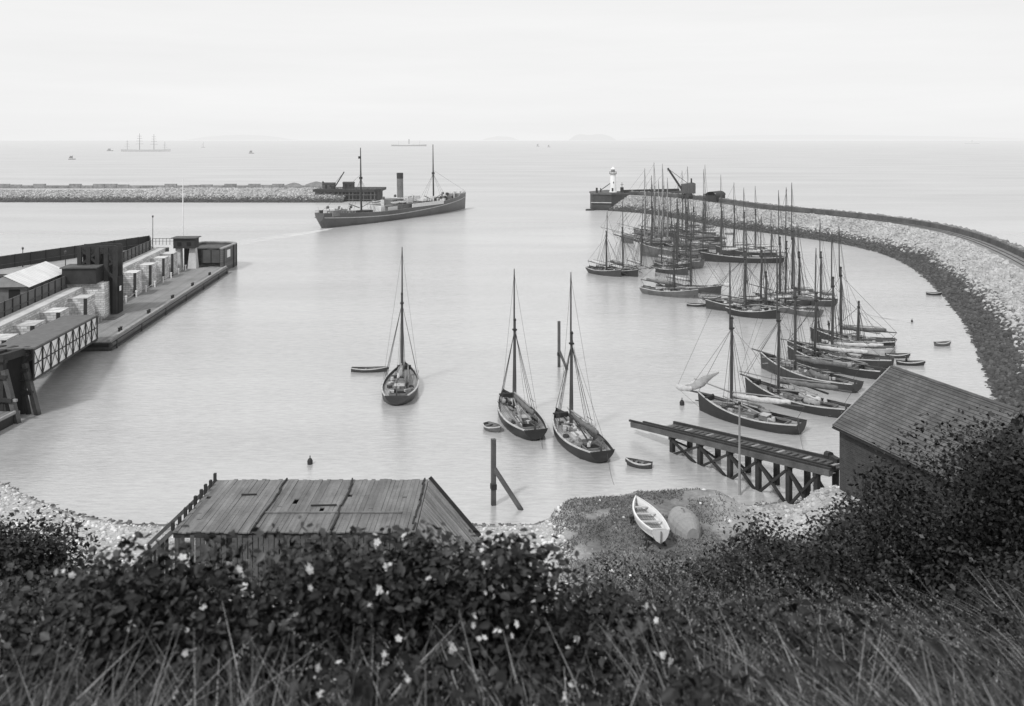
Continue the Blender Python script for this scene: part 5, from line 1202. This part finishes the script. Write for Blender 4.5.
# ------------------------------------------------------------------ vegetation
def leaves(name, C, size, val, m, parent=None, tri=False, droop=.3, wid=.62):
    """C centres; each leaf a folded six-point blade"""
    n = len(C); L_ = size; ang = rng.random(n) * 2 * PI; tilt = rng.normal(droop, .5, n); roll = rng.normal(0, .6, n)
    d = np.stack([np.cos(ang) * np.cos(tilt), np.sin(ang) * np.cos(tilt), -np.sin(tilt)], 1)
    s = np.stack([-np.sin(ang), np.cos(ang), np.zeros(n)], 1)
    nrm = np.cross(d, s); s2 = s * np.cos(roll)[:, None] + nrm * np.sin(roll)[:, None]; n2 = np.cross(d, s2)
    if tri:
        pts = [(0, 0, 0), (.5, wid / 2, .08), (1, 0, -.05), (.5, -wid / 2, .08)]; f = np.array([(0, 1, 2, 3)])
    else:
        pts = [(0, 0, 0), (.32, wid / 2, .1), (.72, wid * .38, .05), (1, 0, -.12), (.72, -wid * .38, .05), (.32, -wid / 2, .1)]; f = np.array([(0, 1, 2, 3), (0, 3, 4, 5)])
    k = len(pts); V = np.zeros((n, k, 3))
    for i, (a, b_, c_) in enumerate(pts): V[:, i] = C + (d * a + s2 * b_ + n2 * c_) * L_[:, None]
    F = (f[None] + k * np.arange(n)[:, None, None]).reshape(-1, 4)
    return npmesh(name, V.reshape(-1, 3), F, m, np.repeat(val, k), parent=parent)
def bush(name, label, cat, group, X, Y, rx, ry, h, nleaf, lsize, m='leaf', vmean=1.0, ncl=40, base=None, stems=8, tri=False, flowers=0, sparse=.5, fsize=.024, shell=.5, lim=None):
    z0 = gz(X, Y) if base is None else base
    r = empty(name, (X, Y, z0), 0, label, cat, group)
    # clumps spread through the crown
    cl = []
    while len(cl) < ncl:
        a = random.uniform(0, 2 * PI); rr = math.sqrt(random.random()); t = random.random() ** .7
        x, y = rx * rr * math.cos(a), ry * rr * math.sin(a); top = h * (1 - .55 * rr ** 2.2) * random.uniform(.72, 1.1)
        zz = gz(X + x, Y + y) - z0
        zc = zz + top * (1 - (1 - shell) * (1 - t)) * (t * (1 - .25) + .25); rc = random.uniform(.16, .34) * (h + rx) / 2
        if lim:      # wind clipped top of the bush
            zc = min(zc, CH - (Y + y) * (lim + random.uniform(-6, 16) - HY) / FPX - z0 - rc * .8)
        cl.append((x, y, zc, rc, random.uniform(.55, 1.35)))
    cl = np.array(cl); pick = rng.integers(0, ncl, nleaf); cc = cl[pick]
    g = rng.normal(0, 1, (nleaf, 3)); g /= np.linalg.norm(g, axis=1)[:, None]; g *= (rng.random(nleaf) ** .5)[:, None]
    C = cc[:, :3] + g * cc[:, 3:4] * np.array([1, 1, .8])
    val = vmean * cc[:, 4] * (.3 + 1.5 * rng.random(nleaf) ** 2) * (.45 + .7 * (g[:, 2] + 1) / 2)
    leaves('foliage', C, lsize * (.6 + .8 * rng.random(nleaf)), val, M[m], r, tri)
    q = MB()
    for i in range(stems):
        c_ = cl[random.randrange(ncl)]; b0 = Vector((c_[0] * .25, c_[1] * .25, -.2)); e = Vector(c_[:3])
        mid = b0.lerp(e, .5) + Vector((random.uniform(-.1, .1) * h, random.uniform(-.1, .1) * h, .1 * h)); rs_ = .006 * h + .003
        q.tube([b0, mid, e], [rs_, rs_ * .7, rs_ * .25], 5)
    q.build('stems', M['stem'], r)
    return r, cl
# blossom mesh shared by every bramble
q = MB()
for k in range(5):
    a = k * 2 * PI / 5; ca, sa = math.cos(a), math.sin(a)
    P = lambda d_, w, z: (ca * d_ - sa * w, sa * d_ + ca * w, z)
    q.add([P(.12, -.1, 0), P(.12, .1, 0), P(.55, .38, .12), P(.95, .2, .2), P(.95, -.2, .2), P(.55, -.38, .12)], [(0, 5, 4, 3, 2, 1)])
q.tube([(0, 0, -.02), (0, 0, .22)], [.2, .15], 8)
fl0 = q.build('blossom_shape', M['petal']); flm = fl0.data; bpy.data.objects.remove(fl0)
BG = 'bramble bushes along the foreground bank'
bl_labels = ['bramble bush at the far left edge of the foreground bank', 'bramble bush with a few blossoms in front of the left beach', 'blossoming bramble below the left end of the timber staging',
             'bramble bush covered with white blossoms below the staging deck', 'dense blossoming bramble at the centre of the bank', 'bramble with large pale blossoms below the right end of the staging',
             'low bramble bush before the grassy mound', 'low bramble with few blossoms below the white gig']
specs = [(-3.05, 5.2, 1.1, .8, 1.45, 12, 1), (-2.15, 4.7, .9, .7, 1.25, 12, 5), (-1.55, 4.1, .8, .6, 1.42, 16, 12), (-1.05, 4.2, .8, .6, 1.62, 16, 22), (-.6, 4.3, .7, .6, 1.66, 16, 24), (-.2, 4.3, .6, .6, 1.56, 12, 18), (.42, 4.6, .7, .6, 1.18, 12, 12), (1.1, 5.0, .8, .7, 1.12, 12, 6)]
for i, (x, y, rx, ry, h, _, nf) in enumerate(specs):
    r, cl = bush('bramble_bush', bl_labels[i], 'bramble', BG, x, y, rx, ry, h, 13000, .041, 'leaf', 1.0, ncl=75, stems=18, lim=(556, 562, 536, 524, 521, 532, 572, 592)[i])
    cs = sorted(cl, key=lambda c_: -(c_[2] - .45 * c_[1]))[:max(8, int(nf * 1.3))]
    for j in range(int(nf * 1.9)):
        c_ = random.choice(cs) if j % 3 == 0 else c_; o = bpy.data.objects.new('blossom', flm); col.objects.link(o); o.parent = r
        aa = random.uniform(0, 2 * PI); anchor = (c_[0] + c_[3] * .8 * math.cos(aa), c_[1] - c_[3] * random.uniform(.7, 1.15), c_[2] + c_[3] * random.uniform(.3, 1.0)) if j % 3 == 0 else anchor
        o.location = [a_ + random.uniform(-.035, .035) for a_ in anchor]
        s_ = random.choice((random.uniform(.008, .014), random.uniform(.012, .022))); o.scale = (s_, s_, s_); o.rotation_euler = (random.uniform(.2, 1.5), random.uniform(-.6, .6), random.uniform(0, 6))
# lower front vegetation as more leafy stuff between grass
n = 62000
Y = rng.uniform(2.8, 8.5, n) ; X = rng.uniform(-1, 1, n) * (.62 * Y + .6)
Z = ground(X, Y) + rng.random(n) ** .7 * (.2 + 1.0 * fbm(X * 1.6, Y * 1.6))
vv = (.2 + 1.5 * rng.random(n) ** 2) * (.1 + 1.2 * fbm(X * 2.2 + 9, Y * 2.2))
tag(leaves('undergrowth', np.stack([X, Y, Z], 1), .02 + .06 * rng.random(n) ** 2, vv, M['leaf']), 'leafy undergrowth between the grass on the bank', 'undergrowth', kind='stuff')
# grass
def grass(name, X, Y, h, lean, m, val, w=.0045, seg=5, label='', zoff=0.0):
    n = len(X); Z = ground(X, Y) + zoff; la = lean
    ts = np.linspace(0, 1, seg); V = np.zeros((n, seg, 2, 3))
    sx = rng.normal(0, 1, n); dirx = np.cos(la); diry = np.sin(la); bend = .5 + 1.1 * rng.random(n)
    for k, t in enumerate(ts):
        off = bend * t ** 1.7; cx = X + h * off * dirx; cy = Y + h * off * diry; cz = Z + h * t * (1 - .35 * t * bend)
        ww = w * (1 - t ** 2 * .9)
        V[:, k, 0] = np.stack([cx - ww, cy + ww * .3, cz], 1); V[:, k, 1] = np.stack([cx + ww, cy - ww * .3, cz], 1)
    F = np.array([(2 * k, 2 * k + 1, 2 * k + 3, 2 * k + 2) for k in range(seg - 1)]); F = (F[None] + 2 * seg * np.arange(n)[:, None, None]).reshape(-1, 4)
    return tag(npmesh(name, V.reshape(-1, 3), F, m, np.repeat(val, 2 * seg)), label, 'grass', kind='stuff'), (X, Y, Z, h, bend, dirx, diry)
nt_ = 4600; per = 24
TY = np.where(rng.random(nt_) < .4, rng.uniform(1.9, 3.5, nt_), rng.uniform(1.9, 8.5, nt_)); TX = rng.uniform(-1, 1, nt_) * (.62 * TY + .5)
dens = fbm(TX * 1.1 + 4, TY * 1.1) + np.where(TX > .4, .14, 0) + np.where(TY < 3.2, .15, 0)
kp = (dens > .44 + .12 * rng.random(nt_)) & ((TY < 3.6) | (TX > .3) | (rng.random(nt_) < .2)) | (rng.random(nt_) < .55) & (TY < 3.3); TX, TY = TX[kp], TY[kp]; nt_ = len(TX)
th_ = (.3 + .55 * rng.random(nt_)) * (.7 + .6 * fbm(TX * 1.3, TY * 1.3 + 11)); tl_ = PI + 4.5 * (fbm(TX * 1.3 + 7, TY * 1.3 + 2) - .48) + rng.normal(0, .6, nt_)
tv_ = .2 + 1.9 * rng.random(nt_) ** 2.5
r_ = lambda a_: np.repeat(a_, per)
n = nt_ * per
X = r_(TX) + rng.normal(0, .05, n); Y = r_(TY) + rng.normal(0, .05, n)
h = r_(th_) * (.5 + .65 * rng.random(n)); lean = r_(tl_) + rng.normal(0, .75, n)
vv = r_(tv_) * (.3 + 1.5 * rng.random(n) ** 2)
grass('grass', X, Y, h, lean, M['grass'], vv, w=.0048, seg=6, label='long wind blown grass on the near bank')
# seed headed tall grass
n = 1300
Y = rng.uniform(3.2, 7.5, n); X = rng.uniform(-.3, 1, n) * (.6 * Y); X = np.where(rng.random(n) < .2, -np.abs(X), X)
h = .7 + .5 * rng.random(n)
lean = PI + 3.6 * (fbm(X * .9 + 7, Y * .9 + 2) - .48) + rng.normal(0, .4, n)
_, (gX, gY, gZ, gh, gb, dx_, dy_) = grass('tall_grass', X, Y, h, lean, M['grass'], .4 + .6 * rng.random(n), w=.0025, seg=6, label='tall stalks of seeding grass leaning left')
C = []; SV = []
for k in range(26):
    t = .76 + .24 * k / 26; off = gb * t ** 1.7
    jit = rng.normal(0, .006, (n, 3)) * (1.3 - k / 26)
    C.append(np.stack([gX + gh * off * dx_, gY + gh * off * dy_, gZ + gh * t * (1 - .35 * t * gb)], 1) + jit); SV.append(.7 + .8 * rng.random(n))
C = np.concatenate(C); SV = np.concatenate(SV)
tag(leaves('seed_heads', C, np.full(len(C), .013) * (.7 + .6 * rng.random(len(C))), SV, M['seed'], tri=True, droop=-.9, wid=.35), 'feathery seed heads of the tall grass', 'grass', kind='stuff')
# shrubs at right and mid slope
SGp = 'dark shrubs on the slope below the bank'
sh = [('tall dark shrub at the right edge overlapping the boathouse roof', 6.6, 11.5, 2.1, 1.8, 4.3, 75000, 120),
      ('dark shrub left of the tallest one, in front of the boathouse wall', 5.0, 12.2, 1.7, 1.5, 3.3, 50000, 90),
      ('shrub on the right edge low beside the grass', 6.2, 8.6, 1.8, 1.2, 2.7, 40000, 80),
      ('small leafy shrub below the boathouse corner', 3.7, 10.8, 1.3, 1.1, 2.1, 36000, 64),
      ('shrub in front of the pale stones left of the boathouse', 3.6, 12.6, 1.3, 1.1, 2.5, 40000, 64),
      ('dark rounded shrub in the hollow just below the white gig', 3.1, 15.5, 1.8, 1.3, 4.2, 34000, 70),
      ('dark shrub in the hollow right of the white gig', 4.5, 16, 2.0, 1.5, 4.4, 36000, 70),
      ('shrub at the left edge in front of the pebble beach', -6.35, 10.8, 1.2, 1.1, 3.2, 60000, 90),
      ('low shrub between the left shrub and the timber staging', -3.9, 9.5, 1.3, 1.0, 1.7, 20000, 40)]
for (lab, x, y, rx, ry, h, nl, ncl), lm in zip(sh, (410, 446, 545, 492, 508, 552, 530, 508, 556)):
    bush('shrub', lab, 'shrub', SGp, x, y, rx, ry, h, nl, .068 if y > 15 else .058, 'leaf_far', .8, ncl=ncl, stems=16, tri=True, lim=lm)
# hillside cover
n = 60000
Y = rng.uniform(7, 62, n); X = rng.uniform(-1, 1, n) * (.75 * Y + 8)
Z = ground(X, Y); kp = (Z > 5.2) & ((np.abs(X) > 0) & ~((Y > 45) & (rng.random(n) < .3))); X, Y, Z = X[kp], Y[kp], Z[kp]; n = len(X)
Z = Z + rng.random(n) * (.3 + 1.4 * fbm(X * .25, Y * .25) ** 1.5) * np.minimum(1, Y / 20)
vv = (.5 + .9 * rng.random(n)) * (.5 + fbm(X * .4, Y * .4))
tag(leaves('hillside_scrub', np.stack([X, Y, Z], 1), (.05 + .2 * rng.random(n)) * np.clip(Y / 25, .5, 1.6), vv, M['leaf_far'], tri=True, wid=.8), 'low scrub covering the steep hillside', 'scrub', kind='stuff')
# short turf on the mound
n = 26000
X = rng.uniform(3.5, 22, n); Y = rng.uniform(64, 88, n); dd = np.interp(X, shx, shy) - Y
kp = (dd > .3) & (fbm(X * .5 + 2, Y * .5) > .36) & (rng.random(n) < 1 - smooth(14, 21, X)); X, Y = X[kp], Y[kp]; n = len(X)
grass('turf', X, Y, .12 + .16 * rng.random(n), rng.random(n) * 6.28, mat('turf_blade', .12, .8, .3, .4, 3, .2, 0, attr=True), .5 + 1.0 * rng.random(n), w=.03, seg=3, label='short rough turf on the mound')
# ------------------------------------------------------------------ light, world, camera
sun_el, sun_az = math.radians(48), math.radians(215)      # azimuth of the sun, clockwise from +Y (behind and to the left)
w = bpy.data.worlds.new('World'); scene.world = w; w.use_nodes = True
N, L = w.node_tree.nodes, w.node_tree.links; N.clear()
sky = N.new('ShaderNodeTexSky'); sky.sky_type = 'NISHITA'; sky.sun_disc = False; sky.sun_elevation = sun_el; sky.sun_rotation = sun_az; sky.dust_density = 3; sky.air_density = 1
bw = N.new('ShaderNodeRGBToBW'); L.new(sky.outputs[0], bw.inputs[0])
tc = N.new('ShaderNodeTexCoord'); sp = N.new('ShaderNodeSeparateXYZ'); L.new(tc.outputs['Generated'], sp.inputs[0])
mp = N.new('ShaderNodeMapping'); mp.inputs['Scale'].default_value = (1.2, 1.2, 14); L.new(tc.outputs['Generated'], mp.inputs[0])
cn = N.new('ShaderNodeTexNoise'); cn.inputs['Scale'].default_value = 1.6; cn.inputs['Detail'].default_value = 6; cn.inputs['Roughness'].default_value = .6; L.new(mp.outputs[0], cn.inputs['Vector'])
def wm(op, a, b=None, c=None): return math_n(N, L, op, a, b, c)
zz = wm('MAXIMUM', sp.outputs[2], 0.0)
# overcast veil: a touch brighter a little above the horizon, falling off towards the zenith
veil = wm('MULTIPLY_ADD', zz, -1.8, 9.5)
veil = wm('ADD', veil, wm('MULTIPLY_ADD', cn.outputs['Fac'], 1.5, -.75))
veil = wm('MAXIMUM', veil, 5.0)
mixv = wm('ADD', wm('MULTIPLY', bw.outputs[0], .12), wm('MULTIPLY', veil, .92))
cc = N.new('ShaderNodeCombineColor')
for i in range(3): L.new(mixv, cc.inputs[i])
bg = N.new('ShaderNodeBackground'); bg.inputs['Strength'].default_value = .1; L.new(cc.outputs[0], bg.inputs[0])
ow = N.new('ShaderNodeOutputWorld'); L.new(bg.outputs[0], ow.inputs[0])
sd = bpy.data.lights.new('sun', 'SUN'); sd.energy = 2.3; sd.angle = math.radians(6); sd.color = (1, 1, 1)
so = bpy.data.objects.new('sun', sd); col.objects.link(so)
dirv = Vector((math.sin(sun_az) * math.cos(sun_el), math.cos(sun_az) * math.cos(sun_el), math.sin(sun_el)))
so.rotation_euler = dirv.to_track_quat('Z', 'Y').to_euler(); so.location = (0, 0, 80)
cd = bpy.data.cameras.new('camera'); cam = bpy.data.objects.new('camera', cd); col.objects.link(cam)
cam.location = (0, 0, CH); cam.rotation_euler = (PI / 2, 0, 0)
cd.sensor_width = 36; cd.lens = FPX / 1024 * 36; cd.shift_y = -(353 - HY) / 1024; cd.clip_start = .1; cd.clip_end = 100000
cd.dof.use_dof = True; cd.dof.focus_distance = 120; cd.dof.aperture_fstop = 2.9
scene.camera = cam
scene.view_settings.view_transform = 'Standard'; scene.view_settings.look = 'None'; scene.view_settings.exposure = 0
scene.render.engine = 'CYCLES'; scene.cycles.max_bounces = 5
